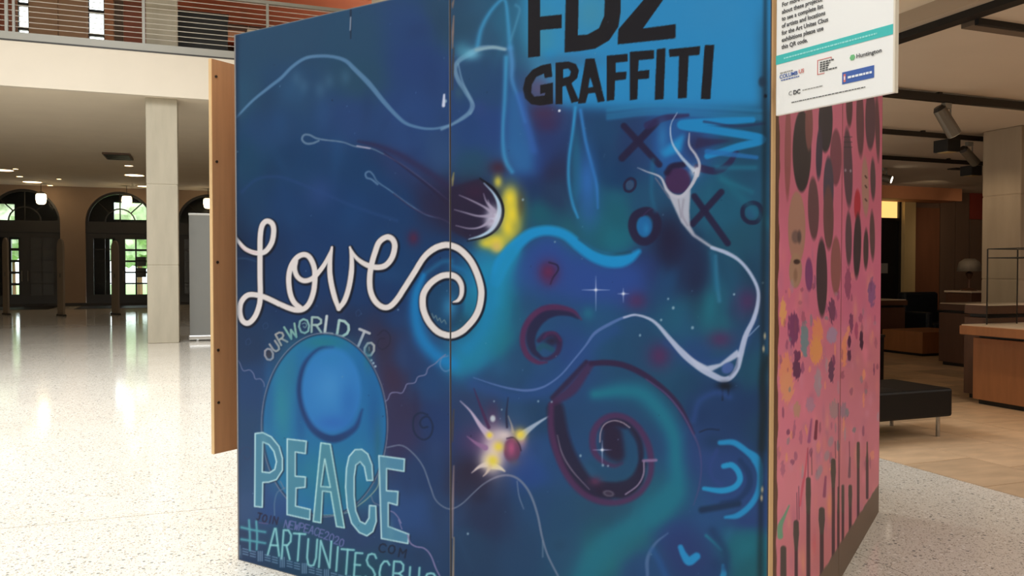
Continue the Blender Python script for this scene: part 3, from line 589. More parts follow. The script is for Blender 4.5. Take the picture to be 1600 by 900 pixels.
    # --- lower right curls and heart
    N = Zm(940, 600, 3)
    cv.stroke(N((430,170),(460,80),(540,40),(600,60)), 12, (46,78,134), .7, air=True)
    cv.blob(1140, 745, 46, 60, (44,72,128), .7, p=3); cv.blob(1115, 690, 20, 14, (32,66,104), .8); cv.stroke(N((470,590),(560,575),(640,560)), 10, (30,56,88), .8, 5); cv.blob(1165, 815, 26, 10, (44,68,124), .8)
    cv.stroke(N((540,310),(510,380),(520,440),(560,470)), 7, (50,74,132), .7, air=True); cv.stroke(N((460,225),(500,212),(550,215)), 2.5, (26,46,76), .7)
    cv.stroke(N((650,360),(690,420),(690,480),(640,540),(560,555)), [8,10,10,8,4], (32,62,104), .7, 5)
    cv.stroke(N((572,385),(610,380),(640,410),(648,450),(620,485),(560,500),(480,490)), [8,9,9,9,9,9,6], (36,146,192), .97, 3)
    cv.stroke(N((555,275),(620,275),(680,315),(725,355),(742,420),(735,500),(700,565),(640,615),(580,625)), [7,9,9,15,9,9,9,9,4], (36,142,190), .92, 3.5)
    cv.blob(1072, 865, 42, 40, (46,64,118), .75, p=3); cv.stroke(N((310,700),(250,750),(215,820),(215,900)), [2,4,6,5], (92,120,160), .7, 3); cv.stroke(N((240,780),(270,830),(300,900)), 12, (40,92,150), .6, air=True)
    cv.stroke(N((370,765),(385,800),(410,830),(445,808)), [8,10,14,12], (36,142,194), .97, 3.5); cv.stroke(N((490,710),(530,745),(560,775)), 6, (34,130,150), .8, air=True); cv.stroke(N((570,850),(572,890),(560,920)), [5,9,9], (40,146,190), .8, 3)
    cv.stroke(N((520,690),(580,790),(580,860)), 16, (32,62,106), .6, air=True)
    # --- stars, specks and wear
    def star(x, y, r, a=.95):
        cv.stroke([(x-r,y),(x,y),(x+r,y)], [.3,1.8,.3], (190,200,225), a*.8, 1.3); cv.stroke([(x,y-r),(x,y),(x,y+r*1.5)], [.3,1.8,.3], (190,200,225), a*.8, 1.3); cv.blob(x, y, 2.2, 2.2, (235,238,245), a)
    star(931, 453, 22); star(974, 459, 9); star(941, 703, 15)
    cv.disc(874, 173, 2, 2, (220,225,230)); cv.blob(919, 490, 10, 10, (34,120,140), .6)
    for x, y, r in ((1044,467,2.2),(1052,481,3),(1082,512,3),(1147,460,2.2),(1000,524,2.5),(907,712,2.6),(942,727,2.6),(862,628,2),(841,627,2),(784,640,1.6),(772,627,1.6),(731,834,2.4),(867,378,1.8),(817,312,2.4),(696,158,3.5),(1192,442,2),(1033,500,2.5),(950,728,2),(371,237,1.6),(622,484,1.5)):
        cv.disc(x, y, r*.7, r*.8, (150,176,186), .8, 0, 1.8)
    for _ in range(120):
        x, y = rng.uniform(370, 1195), rng.uniform(-80, 1000)
        cv.disc(x, y, rng.uniform(.4, 1), rng.uniform(.4, 1.1), (130,156,176) if rng.random() < .6 else (26,36,60), rng.uniform(.3, .7), 0, 1.2)
    cv.stroke([(548,15),(548,60)], [3,2], (40,50,70), .8); cv.stroke([(548,27),(547,47)], 2, (160,170,180), .8, 1.5)
    cv.stroke([(694,148),(693,165)], [3,5], (210,215,225), .95, 2)
    for y0, y1, c in ((25,75,(150,122,108)),(75,140,(84,80,82)),(0,12,(140,116,104)),(640,690,(90,80,80)),(728,840,(150,130,130)),(840,1050,(176,150,120)),(270,290,(150,140,90))): cv.stroke([(709,y0),(707.5,(y0+y1)/2),(707,y1)], [2,4,2], c, .85, 2)
    cv.stroke([(1199,560),(1192,590),(1194,640),(1190,700)], 14, (26,34,36), .55, air=True)
    cv.stroke([(1196,-50),(1194,300),(1190,700),(1186,1050)], [8,9,10,12], (30,40,46), .5, air=True)
    cv.stroke([(370,0),(369,400),(370,1000)], 9, (34,50,74), .5, air=True)
    for x, y in ((1195,525),(1193,545),(1191,765),(1190,778)): cv.disc(x, y, 1.8, 5, (176,164,130), .9, 0, 2)
    cv.disc(1191, 128, 6, 8, (44,64,84), .8, 0, 4); cv.disc(1196, 150, 2.6, 3, (24,30,40), .9)
    a = cv.a; k = np.clip((a.max(-1, keepdims=True)-.28)/.40, 0, 1); k = k*k*(3-2*k)
    cv.a = np.clip(a*(.90+.20*k), 0, 1)
    return cv

# ------------------------------------------------------------------ the pink mural on the side sheets
def paint_pink():
    S = 2.5
    cv = Canvas(1195, -120, 1385, 1090, S)
    cv.base([(1210,200,(172,96,112)),(1300,250,(180,98,118)),(1370,250,(176,96,114)),(1230,450,(190,104,126)),(1330,450,(182,100,124)),(1230,640,(194,112,130)),(1330,640,(184,112,128)),(1370,600,(176,108,118)),
             (1230,760,(196,118,130)),(1340,760,(180,108,116)),(1230,880,(188,112,120)),(1300,880,(180,108,110)),(1250,1000,(170,100,104)),(1250,0,(160,88,100))], 60)
    rng = np.random.default_rng(9)
    for _ in range(260):
        x, y = rng.uniform(1205, 1375), rng.uniform(380, 1000)
        c = [(206,120,140),(168,98,120),(190,128,150),(196,120,116),(160,104,128),(200,140,120)][rng.integers(6)]
        cv.blob(x, y, rng.uniform(1.5, 5), rng.uniform(5, 20), c, rng.uniform(.2, .55))
    E = [(1231,235,5,75,(134,78,78)),(1253,236,14.5,64,(40,37,37)),(1264,195,6,40,(112,70,66)),(1290,190,11,48,(37,36,40)),(1280,240,5,40,(52,46,60)),(1306,246,9,44,(104,60,70)),(1271,326,8.5,49,(86,60,62)),(1294.5,295,8,50,(62,58,70)),(1294.5,340,8,50,(92,64,62)),
         (1245,356,13.5,57,(152,116,98)),(1284,434,8.5,61,(56,46,50)),(1306,415,8,45,(126,80,76)),(1325,262,7,62,(76,56,64)),(1327,166,5,32,(70,48,50)),(1344,190,6,55,(86,56,62)),(1360,186,8,48,(76,56,64)),(1371,200,3.5,50,(84,60,64)),
         (1352,292,5.5,46,(152,118,104)),(1364,280,4,32,(72,60,62)),(1339.5,320,5,24,(156,44,54)),(1339.5,384,6,50,(50,44,46)),(1326,373,5,42,(78,60,66)),(1353,389,4,31,(62,52,52)),(1363,368,4,38,(80,62,62)),
         (1243,423,10,27,(152,122,98)),(1264,429,6,26,(112,60,102)),(1325,444,4.5,24,(132,70,96)),(1223.5,489,4.5,21,(214,150,92)),(1240,514,8,24,(106,54,92)),(1257,530,5.5,25,(100,128,132)),(1277,520,7,24,(214,130,90)),(1275,548,9,20,(216,140,84)),(1300,485,5,19,(100,58,84)),
         (1300,524,7,14,(150,128,152)),(1330,504,3,15,(110,60,90)),(1338,517,2.5,13,(150,70,100)),(1346,532,2.6,14,(52,30,52)),(1327,534,2.4,9,(70,36,66)),(1327,556,2.4,9,(70,36,66)),(1319,548,4,24,(206,130,96)),(1246,556,5,9,(92,46,80)),(1245,577,5.5,14,(84,44,76)),
         (1228,584,9,30,(212,132,98)),(1230,604,9,24,(218,138,104)),(1299,579,4,17,(84,54,80)),(1278,598,5,20,(154,130,140)),(1362,457,5,20,(120,80,120)),(1266,632,6,12,(160,120,140)),(1304,640,7,14,(150,122,126)),(1245,640,5,12,(170,130,110)),(1318,642,5,12,(140,112,128))]
    E += [(1218+k*19.5, 40+(k%3)*28, 8.5-k*.4, 60, [(60,48,50),(40,37,38),(110,70,72),(84,58,62)][k%4]) for k in range(8)]
    for x, y, rx, ry, c in E:
        if y < 440: cv.disc(x, y, rx, ry, c, .96, rng.uniform(-.03, .03), 1.4)
        else: cv.rag(x, y, rx*1.12, ry*1.05, c, rng, .92)
    cv.disc(1243, 370, 6, 10, (96,78,74), .8, 0, 3); cv.disc(1249, 370, 3, 10, (70,60,60), .8, 0, 2); cv.disc(1245, 409, 5, 4, (50,34,32), .9, 0, 2); cv.disc(1243, 430, 3, 10, (110,80,62), .5, 0, 2)
    for x, y in ((1321,266),(1329,267)): cv.disc(x, y, 1.6, 2.4, (150,140,150), .8)
    for y in (214, 222, 230): cv.stroke([(1319,y),(1331,y)], 1.4, (36,34,38), .7)
    for y in (275, 290, 311): cv.stroke([(1352,y),(1354,y+3)], 2.4, (60,44,40), .8)
    for _ in range(90):                                      # dabs and smears of other paint
        x, y = rng.uniform(1216, 1372), rng.uniform(440, 740)
        c = [(96,46,82),(120,64,100),(150,140,150),(214,140,100),(130,70,90),(110,120,124)][rng.integers(6)]
        cv.rag(x, y, rng.uniform(1.2, 3.4), rng.uniform(3, 12), c, rng, rng.uniform(.3, .75))
    D = (62,56,52); K = (58,34,44)
    for x, t, m, b, w0, w1 in ((1224,852,1010,1090,10,9),(1244,812,858,1090,9,5),(1263,745,800,1090,8,6),(1284,792,832,1090,10,6),(1302,716,760,1090,8,5),(1310,760,800,1090,3,4),(1317,757,800,866,4.5,4),(1328.5,757,790,848,6,4.5),(1341,690,730,826,5,4),(1355,690,720,778,2,4)):
        cv.stroke([(x,m),(x,b)], [w1,w1], K if w1 < 7 else D, .95, 1.2, smooth=False); cv.stroke([(x,t+w0/2),(x,(t+m)/2),(x,m)], [w0*.9,w0,w1], D, .97, 1.2)
    for x, t, b in ((1245,770,815),(1248,760,812),(1262,700,745),(1268,706,742),(1305,690,716),(1310,630,770),(1327,690,720)): cv.stroke([(x,t),(x+.6,b)], 1.2, (86,44,66), .8, 1)
    cv.stroke([(1219,838),(1219,822),(1226,806),(1233,790)], [9,8,4,2], (92,146,114), .95, 1.6)
    cv.stroke([(1250,790),(1254,760),(1258,738),(1262,700)], [3,4,3,1.5], (186,66,88), .7, 1.5); cv.stroke([(1264,690),(1268,655)], [5,2], (120,60,110), .7, 2)
    cv.stroke([(1274,685),(1276,658)], [5,4], (96,32,56), .9, 1.5); cv.stroke([(1288,775),(1290,745)], [5,3], (120,50,88), .8, 2); cv.stroke([(1327,745),(1328,715)], [4,2.5], (92,62,78), .85, 1.5)
    for x, y in ((1278,742),(1281,735),(1292,712),(1298,690)): cv.disc(x, y, 4, 8, (140,126,136), .7, .2, 2)
    cv.blob(1296, 790, 4, 24, (214,140,96), .7); cv.blob(1255, 880, 4, 24, (206,140,110), .7); cv.blob(1272, 850, 4, 16, (196,90,90), .6)
    return cv
# ------------------------------------------------------------------ colours
terrazzo()
M = dict(
 joint=mat('joint_grey', (120,112,98), .5),
 tile=mat('stone_tile', (208,178,144), .34, var=.20, scale=3.0, rnd=.22, bump=.05, stretch=(1,2.6,1)),
 tilegap=mat('tile_joint', (104,88,66), .8),
 cream=mat('cream_plaster', (222,212,196), .8, var=.02, scale=2),
 ceil=mat('ceiling_plaster', (228,216,196), .85, var=.03, scale=1.5),
 archwall=mat('arch_wall_plaster', (152,130,112), .8, var=.05, scale=2),
 conc=mat('concrete', (176,168,150), .75, var=.09, scale=2.2, bump=.12, stretch=(3,3,.6)),
 conc2=mat('concrete_warm', (160,144,124), .75, var=.10, scale=2.4, bump=.12, stretch=(3,3,.6)),
 beamgrey=mat('beam_grey', (182,168,150), .7), ceilg=mat('gallery_ceiling', (204,190,172), .85, var=.03, scale=1.5),
 seamdark=mat('seam_dark', (40,32,28), .8), plyold=mat('plywood_dirty_edge', (92,70,52), .8, var=.3, scale=14, stretch=(1,1,.2)), beamdark=mat('beam_dark', (104,90,76), .7),
 white=mat('white_wall', (226,220,208), .8),
 roof=mat('roof_lining', (220,214,202), .85),
 dark=mat('dark_bronze', (38,34,30), .4),
 black=mat('black', (16,16,17), .5),
 steel=mat('grey_steel', (150,148,140), .45, .3),
 cable=mat('steel_cable', (190,184,174), .35, .4),
 tan=mat('tan_panel', (186,148,118), .6, var=.06, scale=4, stretch=(1,1,.2)),
 rust=mat('rust_panel', (158,92,70), .6, var=.08, scale=4, stretch=(1,1,.2)),
 ochre=mat('ochre_panel', (190,130,94), .6, var=.06, scale=4),
 orange=mat('orange_paint', (206,116,78), .6, var=.04, scale=3),
 ply=mat('plywood_edge', (236,200,150), .7, var=.16, scale=14, stretch=(1,1,.12)),
 plyface=mat('plywood_face', (170,130,96), .65, var=.12, scale=9, bump=.05, stretch=(3,3,.22)),
 stud=mat('stud_wood', (228,190,140), .7, var=.14, scale=12, stretch=(1,1,.12)),
 oldwood=mat('dirty_wood', (120,84,56), .8, var=.2, scale=10, stretch=(1,1,.2)),
 oak=mat('oak_veneer', (164,110,70), .45, var=.10, scale=7, stretch=(3,3,.35)),
 walnut=mat('walnut_veneer', (92,62,46), .45, var=.10, scale=7, stretch=(3,3,.35)),
 top=mat('pale_counter_top', (222,204,182), .35, var=.03),
 leather=mat('black_leather', (13,13,14), .5, spec=.3, bump=.05, scale=60),
 chrome=mat('chrome', (170,168,164), .2, .9),
 greyfab=mat('grey_banner', (122,122,118), .7, var=.02),
 alu=mat('aluminium', (200,200,198), .3, .7),
 navy=mat('navy_leather', (20,26,34), .45),
 brownwall=mat('brown_panel', (122,78,54), .5, var=.10, scale=4, stretch=(2,2,.3)),
 darkwall=mat('dark_panel', (104,82,68), .55, var=.08, scale=4, stretch=(2,2,.3)),
 redwall=mat('red_panel', (132,52,42), .6),
 beige=mat('beige_jamb', (206,182,132), .6),
 glow=mat('lantern_glass', (255,240,214), .4, emit=(255,226,176), estr=7.0),
 down=mat('downlight_lens', (255,240,214), .4, emit=(255,214,160), estr=7.0),
 litwin=mat('lit_window', (255,220,140), .5, emit=(255,206,120), estr=1.1),
 spot=mat('spot_lens', (255,244,224), .4, emit=(255,238,210), estr=8.0),
 signw=mat('sign_white', (238,237,236), .5),
 ink=mat('sign_ink', (76,76,78), .6), teal=mat('sign_teal', (62,186,184), .5), pale=mat('sign_pale_teal', (150,222,220), .5),
 blueink=mat('sign_blue', (60,94,168), .5), redink=mat('sign_red', (214,116,110), .5), greenink=mat('sign_green', (110,184,126), .5), greyink=mat('sign_grey', (150,148,146), .6),
 white2=mat('white_print', (232,236,242), .5),
 leaf=mat('leaf_green', (182,196,158), .7, var=.5, scale=2.5), lawn=mat('lawn', (120,156,84), .9, var=.15, scale=2),
 paving=mat('outside_paving', (200,196,186), .9),
)
gl = bpy.data.materials.new('clear_glass'); gl.use_nodes = True
gb = gl.node_tree.nodes['Principled BSDF']; gb.inputs['Roughness'].default_value = .02; gb.inputs['Transmission Weight'].default_value = 1.0; gb.inputs['IOR'].default_value = 1.1; gb.inputs['Base Color'].default_value = (.92, .95, .93, 1)
M['glass'] = gl

# ------------------------------------------------------------------ the setting
fl = struct(MB().box(-20, 4.53, -9, 34.9, -.3, -.012), 'floor', M['joint'])
us = [-20, -15.1, -9.1, -3.1, 2.9, 4.53]; vs = [-9, -1.1, 4.9, 10.9, 16.9, 22.9, 28.9, 34.9]
for i in range(len(us)-1):
    for j in range(len(vs)-1):
        o = MB().box(us[i]+.003, us[i+1]-.003, vs[j]+.003, vs[j+1]-.003, -.012, 0).build('terrazzo_slab', MATS['terrazzo'], fl)
fg = struct(MB().box(4.53, 24, -9, 17, -.3, -.014), 'floor_gallery', M['tilegap'])
TS = .62; tmeshes = {}
i = 0
for a in range(20):
    for b in range(21):
        u0 = 4.535+a*TS; v0 = .6+b*TS - (a % 2)*.31
        if len(fg.children) >= 299 or v0 > u0*1.02+.9 or v0 < u0*.30-.9 or u0 > 14.6: continue
        if 'tile' not in tmeshes:
            o = MB().box(.003, TS-.003, .003, TS-.003, -.014, 0).build('tile', M['tile'], fg); tmeshes['tile'] = o.data
        else:
            o = bpy.data.objects.new('tile', tmeshes['tile']); C.objects.link(o); o.parent = fg
        o.location = (u0, v0, random.Random(a*50+b).uniform(-.0006, .0004))
rest = MB()
for a in range(32):
    for b in range(-16, 27):
        u0 = 4.535+a*TS; v0 = .6+b*TS - (a % 2)*.31
        if not (v0 > u0*1.02+.9 or v0 < u0*.30-.9 or u0 > 14.6) and 0 <= b < 21 and a < 20: continue
        if v0 > 16.3: continue
        rest.box(u0+.003, u0+TS-.003, v0+.003, v0+TS-.003, -.014, 0)
tag(rest.build('tile_field', M['tile'], fg), kind='stuff')

# wall with the arched doorways
AW, AR, AS = 34.9, 1.2, 3.22
AC = [-12.89, -9.67, -6.45, -3.20, 0.05, 3.27]
def arch_pts(c, r, s, n=24, z0=0.0):
    return [(c-r, z0)]+[(c-r*math.cos(math.pi*k/n), s+r*math.sin(math.pi*k/n)) for k in range(n+1)]+[(c+r, z0)]
wall = MB()
edges = [-20]+[x for c in AC for x in (c-AR, c+AR)]+[6]
for k in range(0, len(edges), 2): wall.box(edges[k], edges[k+1], AW, AW+.45, 0, 4.6)
for c in AC:
    pts = [(c+AR*math.cos(math.pi*k/24), AS+AR*math.sin(math.pi*k/24)) for k in range(25)]
    prev = None
    for k in range(24):
        (xa, za), (xb, zb) = pts[k], pts[k+1]
        wall.poly([(xa, AW, za), (xb, AW, zb), (xb, AW, 4.6), (xa, AW, 4.6)], (0, .45, 0))
struct(wall, 'wall_back', M['archwall'])
struct(MB().box(-20, 6, 34.86, 34.9, 0, .12), 'baseboard_back', M['dark'])
def arch_door(n, c, lit):
    fr = MB(); y0, y1 = AW+.16, AW+.24
    for k in range(24):                                                     # arched frame
        a, b = math.pi*k/24, math.pi*(k+1)/24
        P = lambda t, r: (c+r*math.cos(t), y0, AS+r*math.sin(t))
        fr.poly([P(a, AR), P(b, AR), P(b, AR-.09), P(a, AR-.09)], (0, .08, 0))
    fr.box(c-AR, c-AR+.09, y0, y1, 0, AS).box(c+AR-.09, c+AR, y0, y1, 0, AS).box(c-AR, c+AR, y0-.05, y1, AS-.42, AS+.02)
    for k in range(12):                                                     # inner fan ring
        a, b = math.pi*k/12, math.pi*(k+1)/12
        P = lambda t, r: (c+r*math.cos(t), y0+.02, AS+r*math.sin(t))
        fr.poly([P(a, .56), P(b, .56), P(b, .51), P(a, .51)], (0, .04, 0))
    d = struct(fr, 'door_%d' % n, M['dark'])
    for t in (.25*math.pi, .5*math.pi, .75*math.pi):
        s0, s1 = (0 if t == .5*math.pi else .53), AR-.05
        MB().tube((c+s0*math.cos(t), y0+.04, AS+s0*math.sin(t)), (c+s1*math.cos(t), y0+.04, AS+s1*math.sin(t)), .025, seg=6).build('glazing_bar', M['dark'], d)
    MB().poly([(c+(AR-.09)*math.cos(math.pi*k/16), y0+.035, AS+(AR-.09)*math.sin(math.pi*k/16)) for k in range(17)], (0, .01, 0)).build('fanlight_pane', M['glass'], d)
    for s in range(2):                                                      # two leaves
        x0 = c-AR+.09+s*(AR-.09); x1 = x0+AR-.09
        lf = MB().box(x0, x0+.17, y0, y1-.02, 0, AS-.42).box(x1-.17, x1, y0, y1-.02, 0, AS-.42).box(x0+.17, x1-.17, y0, y1-.02, 0, .42).box(x0+.17, x1-.17, y0, y1-.02, AS-.6, AS-.42).build('door_leaf', M['dark'], d)
        xm = (x0+x1)/2
        for k in range(5):
            za = .42+k*(AS-1.02)/5; zb = za+(AS-1.02)/5
            solid = (not lit[s]) or (k in lit[s+2])
            MB().box(x0+.17, x1-.17, y0+.02, y0+.05, zb-.02, zb+.02).build('glazing_bar', M['dark'], lf)
            for xa, xb in ((x0+.17, xm), (xm, x1-.17)):
                if solid: MB().box(xa, xb, y0+.025, y0+.045, za, zb).build('pane', M['glass2'] if False else M['darkpane'], lf)
                else: MB().box(xa, xb, y0+.03, y0+.04, za, zb).build('pane', M['glass'], lf)
        MB().box(xm-.02, xm+.02, y0+.02, y0+.05, .42, AS-.6).build('glazing_bar', M['dark'], lf)
        MB().tube((x0+.1 if s else x1-.1, y0-.05, .95), (x0+.1 if s else x1-.1, y0-.05, 1.35), .014, seg=8).build('handle', M['chrome'], lf)
    return d
M['pedestal'] = mat('pedestal_grey', (120,106,90), .6)
M['darkpane'] = mat('unlit_pane', (46,42,40), .08)  # opaque panes of unlit leaves; their darkness is put into the colour
for n, (c, lit) in enumerate(zip(AC, ((0, 1, (), ()), (0, 1, (), ()), (1, 0, (), ()), (1, 1, (), ()), (0, 0, (), ()), (1, 1, (), ())))): arch_door(n+1, c, lit)
# glazed porch beyond the doors
V0, V1 = 35.35, 38.5
pw = MB(); ops = [(-8.13, -7.58, None, (3.43, 4.09)), (-7.58, -7.44, (.37, 2.64), (3.43, 4.09)), (-7.44, -7.31, (.37, 2.64), None), (-3.93, -3.83, (.34, 2.69), None), (-3.75, -3.37, None, (3.54, 4.27)), (-3.37, -2.49, (.32, 2.70), (3.54, 4.27))]
x = -20
for a, b, lo, hi in ops:
    if a > x: pw.box(x, a, V1, V1+.2, 0, 4.7)
    zs = sorted([0, 4.7]+list(lo or ())+list(hi or ()))
    for k in range(0, len(zs), 2): pw.box(a, b, V1, V1+.2, zs[k], zs[k+1])
    x = b
pw.box(x, 6, V1, V1+.2, 0, 4.7)
pw = struct(pw, 'wall_porch', M['dark'])
for k in range(1, 5):
    z = .32+k*.476
    MB().box(-3.37, -2.49, V1+.08, V1+.12, z-.03, z+.03).build('glazing_bar', M['dark'], pw); MB().box(-7.58, -7.31, V1+.08, V1+.12, z-.05, z+.05).build('glazing_bar', M['dark'], pw)
MB().box(-2.95, -2.91, V1+.08, V1+.12, .32, 2.70).build('glazing_bar', M['dark'], pw)
for z in (1.27, 1.75): MB().box(-2.89, -2.51, V1+.05, V1+.07, z-.2, z+.2).build('notice', M['greyink'], pw)
struct(MB().box(-20, 6, V0, V1, 4.6, 4.7), 'ceiling_porch', M['darkwall']); struct(MB().box(-20, 6, V0, V1, -.3, 0), 'floor_porch', M['darkwall']); struct(MB().box(-20.2, -20, V0, V1, 0, 4.7).box(6, 6.2, V0, V1, 0, 4.7), 'wall_porch_side', M['darkwall'])
# outside: paving, lawn, hedge
struct(MB().box(-40, 30, 38.7, 41, -.3, -.02), 'ground_paving', M['paving']); struct(MB().box(-60, 50, 41, 90, -.3, -.02), 'ground_lawn', M['lawn'])
def bush(u, v, r, h, seed, label):
    rg = random.Random(seed); bm = bmesh.new(); bmesh.ops.create_icosphere(bm, subdivisions=4, radius=1)
    from mathutils import noise, Vector
    for vv in bm.verts:
        d = 1+.35*noise.noise(vv.co*2.2+Vector((seed*3.1, 0, 0)))+.18*noise.noise(vv.co*6+Vector((0, seed, 0)))
        vv.co = Vector((vv.co.x*r*d, vv.co.y*r*d, (vv.co.z*d*.5+.52)*h))
    me = bpy.data.meshes.new('foliage'); bm.to_mesh(me); bm.free(); me.materials.append(M['leaf'])
    t = thing('tree', label, 'tree', u, v, -.02); o = bpy.data.objects.new('foliage', me); C.objects.link(o); o.parent = t; o.location.z = h*.35
    MB().tube((0, 0, 0), (0, 0, h*.6), .16, .1, 8).build('trunk', M['oldwood'], t)
bush(-9.2, 47, 2.0, 4.6, 1, 'green tree outside beyond the arched door with one lit leaf'); bush(-3.6, 50, 1.6, 4.2, 2, 'green tree outside behind the door with the bright glazed leaf')

# lobby side walls, ceilings and the upper floor
struct(MB().box(-20.3, -20, -9, 35, 0, 9.6), 'wall_left', M['white'])
struct(MB().box(4.53, 4.95, 13, 35.3, 0, 4.6), 'wall_lobby_right', M['archwall'])
struct(MB().box(-20, 4.95, 16.40, 35.3, 4.55, 5.35), 'ceiling_lobby', M['ceil'])
struct(MB().box(-20, 24, 16.28, 16.40, 4.55, 5.36), 'trim_1', M['cream'])                    # balcony front
struct(MB().box(-20.3, 24, -9.3, -9, 0, 9.6), 'wall_front', M['white'])
struct(MB().box(-20.3, 24, -9.3, 22.3, 9.4, 9.7), 'ceiling', M['roof'])
# gallery shell
struct(MB().box(3.1, 3.3, -9, 16.3, 3.1, 9.4), 'wall_right', M['cream'])
struct(MB().box(3.3, 4.42, -9, 16.3, 3.1, 3.2), 'ceiling_right', M['ceil'])
struct(MB().box(4.42, 4.60, -9, 16.3, 3.0, 3.2), 'trim_2', M['beamgrey'])
struct(MB().box(4.50, 4.60, -9, 16.3, 2.955, 3.0), 'trim_shadow_gap', M['black'])  # black strip: the shade of the ceiling-edge gap put into colour
struct(MB().box(4.60, 24, -9, 16.3, 2.96, 3.2), 'ceiling_gallery', M['ceilg'])
struct(MB().box(4.60, 24, 3.86, 3.96, 2.925, 2.96), 'trim_3', M['beamdark'])
struct(MB().box(4.60, 24, 3.83, 3.86, 2.92, 2.96), 'trim_7', M['black'])
struct(MB().box(20, 20.3, -9, 16, 0, 3.1), 'wall_gallery_side', M['darkwall'])
gw = MB().box(4.95, 12.2, 12.5, 12.8, 0, 3.05).box(13.27, 20, 12.5, 12.8, 0, 3.05).box(12.2, 13.27, 12.5, 12.8, 2.78, 3.05)
gw = struct(gw, 'wall_gallery_back', M['darkwall'])
for k, (a, b) in enumerate(((13.30, 13.95), (13.97, 14.37), (14.39, 14.76), (15.3, 16.1), (16.12, 16.9))):
    MB().box(a, b, 12.46, 12.5, 0, 2.62 if k < 1 else 3.0).build('wall_panel', M['brownwall'] if k == 0 else M['darkwall'], gw)
MB().box(14.78, 15.28, 12.46, 12.5, 2.42, 3.02).build('red_panel', M['redwall'], gw)
MB().box(14.78, 15.28, 12.44, 12.5, 0, 2.40).build('wall_panel', M['darkwall'], gw)
d = struct(MB().box(12.2, 12.96, 12.52, 12.6, 0, .1).box(12.2, 12.26, 12.5, 12.62, .1, 2.74).box(12.92, 12.98, 12.5, 12.62, 0, 2.78).box(12.2, 12.96, 12.5, 12.62, 2.34, 2.40), 'door_7', M['black'])
MB().box(12.26, 12.92, 12.55, 12.58, .1, 2.34).build('door_leaf', M['black'], d)
MB().box(12.50, 12.68, 12.54, 12.55, 1.30, 1.50).build('notice', M['greyink'], d)
MB().box(12.26, 12.92, 12.55, 12.57, 2.40, 2.74).build('transom_pane', M['litwin'], d)
MB().box(12.98, 13.27, 12.42, 12.56, 0, 2.74).build('jamb', M['beige'], d)
struct(MB().box(11.2, 13.9, 11.9, 12.46, 2.72, 2.96), 'trim_4', M['ochre'])

# upper floor behind the balcony
ub = struct(MB().box(-20, 24, 22.0, 22.3, 5.35, 6.0).box(-20, -4.14, 22, 22.3, 6, 9.4).box(-3.91, -2.66, 22, 22.3, 6, 9.4).box(-2.31, 24, 22, 22.3, 6, 9.4), 'wall_upper', M['tan'])
for a, b, m in ((-6.4, -4.16, 'rust'), (-3.89, -3.3, 'tan'), (-3.28, -2.68, 'tan'), (-2.29, -2.10, 'ochre'), (-2.08, -1.9, 'darkwall'), (-1.88, -.75, 'rust'), (-.73, 1.0, 'darkwall'), (1.02, 3.0, 'darkwall'), (3.02, 5.0, 'darkwall')):
    MB().box(a, b, 21.95, 22, 5.36, 9.3).build('wall_panel', M[m], ub)
for n, (a, b) in enumerate(((-4.14, -3.91), (-2.66, -2.31))):
    w = struct(MB().box(a, b, 22.05, 22.15, 7.02, 7.07).box(a, b, 22.05, 22.15, 7.58, 7.66).box(a, a+.02, 22.05, 22.15, 6, 9.4).box(b-.02, b, 22.05, 22.15, 6, 9.4), 'window_%d' % (n+1), M['dark'])
    for za, zb in ((6.0, 7.02), (7.07, 7.58), (7.66, 9.4)): MB().box(a+.02, b-.02, 22.09, 22.10, za, zb).build('pane', M['glass'], w)
struct(MB().box(-.7, 24, 19.0, 22, 7.62, 7.9), 'trim_5', M['orange'])

# ------------------------------------------------------------------ building-sized things
def column(label, u0, u1, v0, v1, h, m, lines=()):
    t = thing('concrete_column', label, 'column', (u0+u1)/2, (v0+v1)/2)
    a, b = (u1-u0)/2, (v1-v0)/2
    zs = [0]+list(lines)+[h]
    for k in range(len(zs)-1): MB().box(-a, a, -b, b, zs[k]+(.006 if k else 0), zs[k+1], .012).build('shaft_section', m, t)
    MB().box(-a+.008, a-.008, -b+.008, b-.008, .01, h-.01).build('core', m, t)
    return t
column('pale concrete column standing under the cream balcony front beside the grey banner', -1.06, -.52, 16.45, 16.99, 4.55, M['conc'], (1.45, 2.95))
c2 = column('pale concrete column rising behind the cable railing on the upper floor', -1.06, -.52, 16.75, 17.29, 4.0, M['conc'], (1.3, 2.7)); c2.location.z = 5.36
column('warm-lit concrete column behind the oak counter in the gallery', 8.42, 9.06, 6.46, 6.94, 2.96, M['conc2'], (1.25, 2.2))

# balcony railing: channel, posts, cables, handrail
rl = thing('balcony_railing', 'grey steel railing with thin horizontal cables on top of the cream balcony front', 'railing', 0, 16.34, 5.36)
MB().box(-14, 16, -.06, .06, .0, .13).build('base_channel', M['steel'], rl)
MB().box(-14, 16, -.065, .06, -.03, .0).build('shadow_gap', M['dark'], rl)
MB().box(-14, 16, -.035, .035, 1.10, 1.16).build('handrail', M['steel'], rl)
pm = None
for k in range(-5, 8):
    u = -1.07+k*2.17
    o = MB().box(u-.025, u+.025, -.03, .03, .13, 1.10).build('post', M['steel'], rl)
o = MB().box(-3.15, -3.11, -.03, .03, .13, 1.10).build('post', M['steel'], rl)
for k in range(10): MB().tube((-14, 0, .235+k*.0935), (16, 0, .235+k*.0935), .0075, seg=6).build('cable', M['cable'], rl)
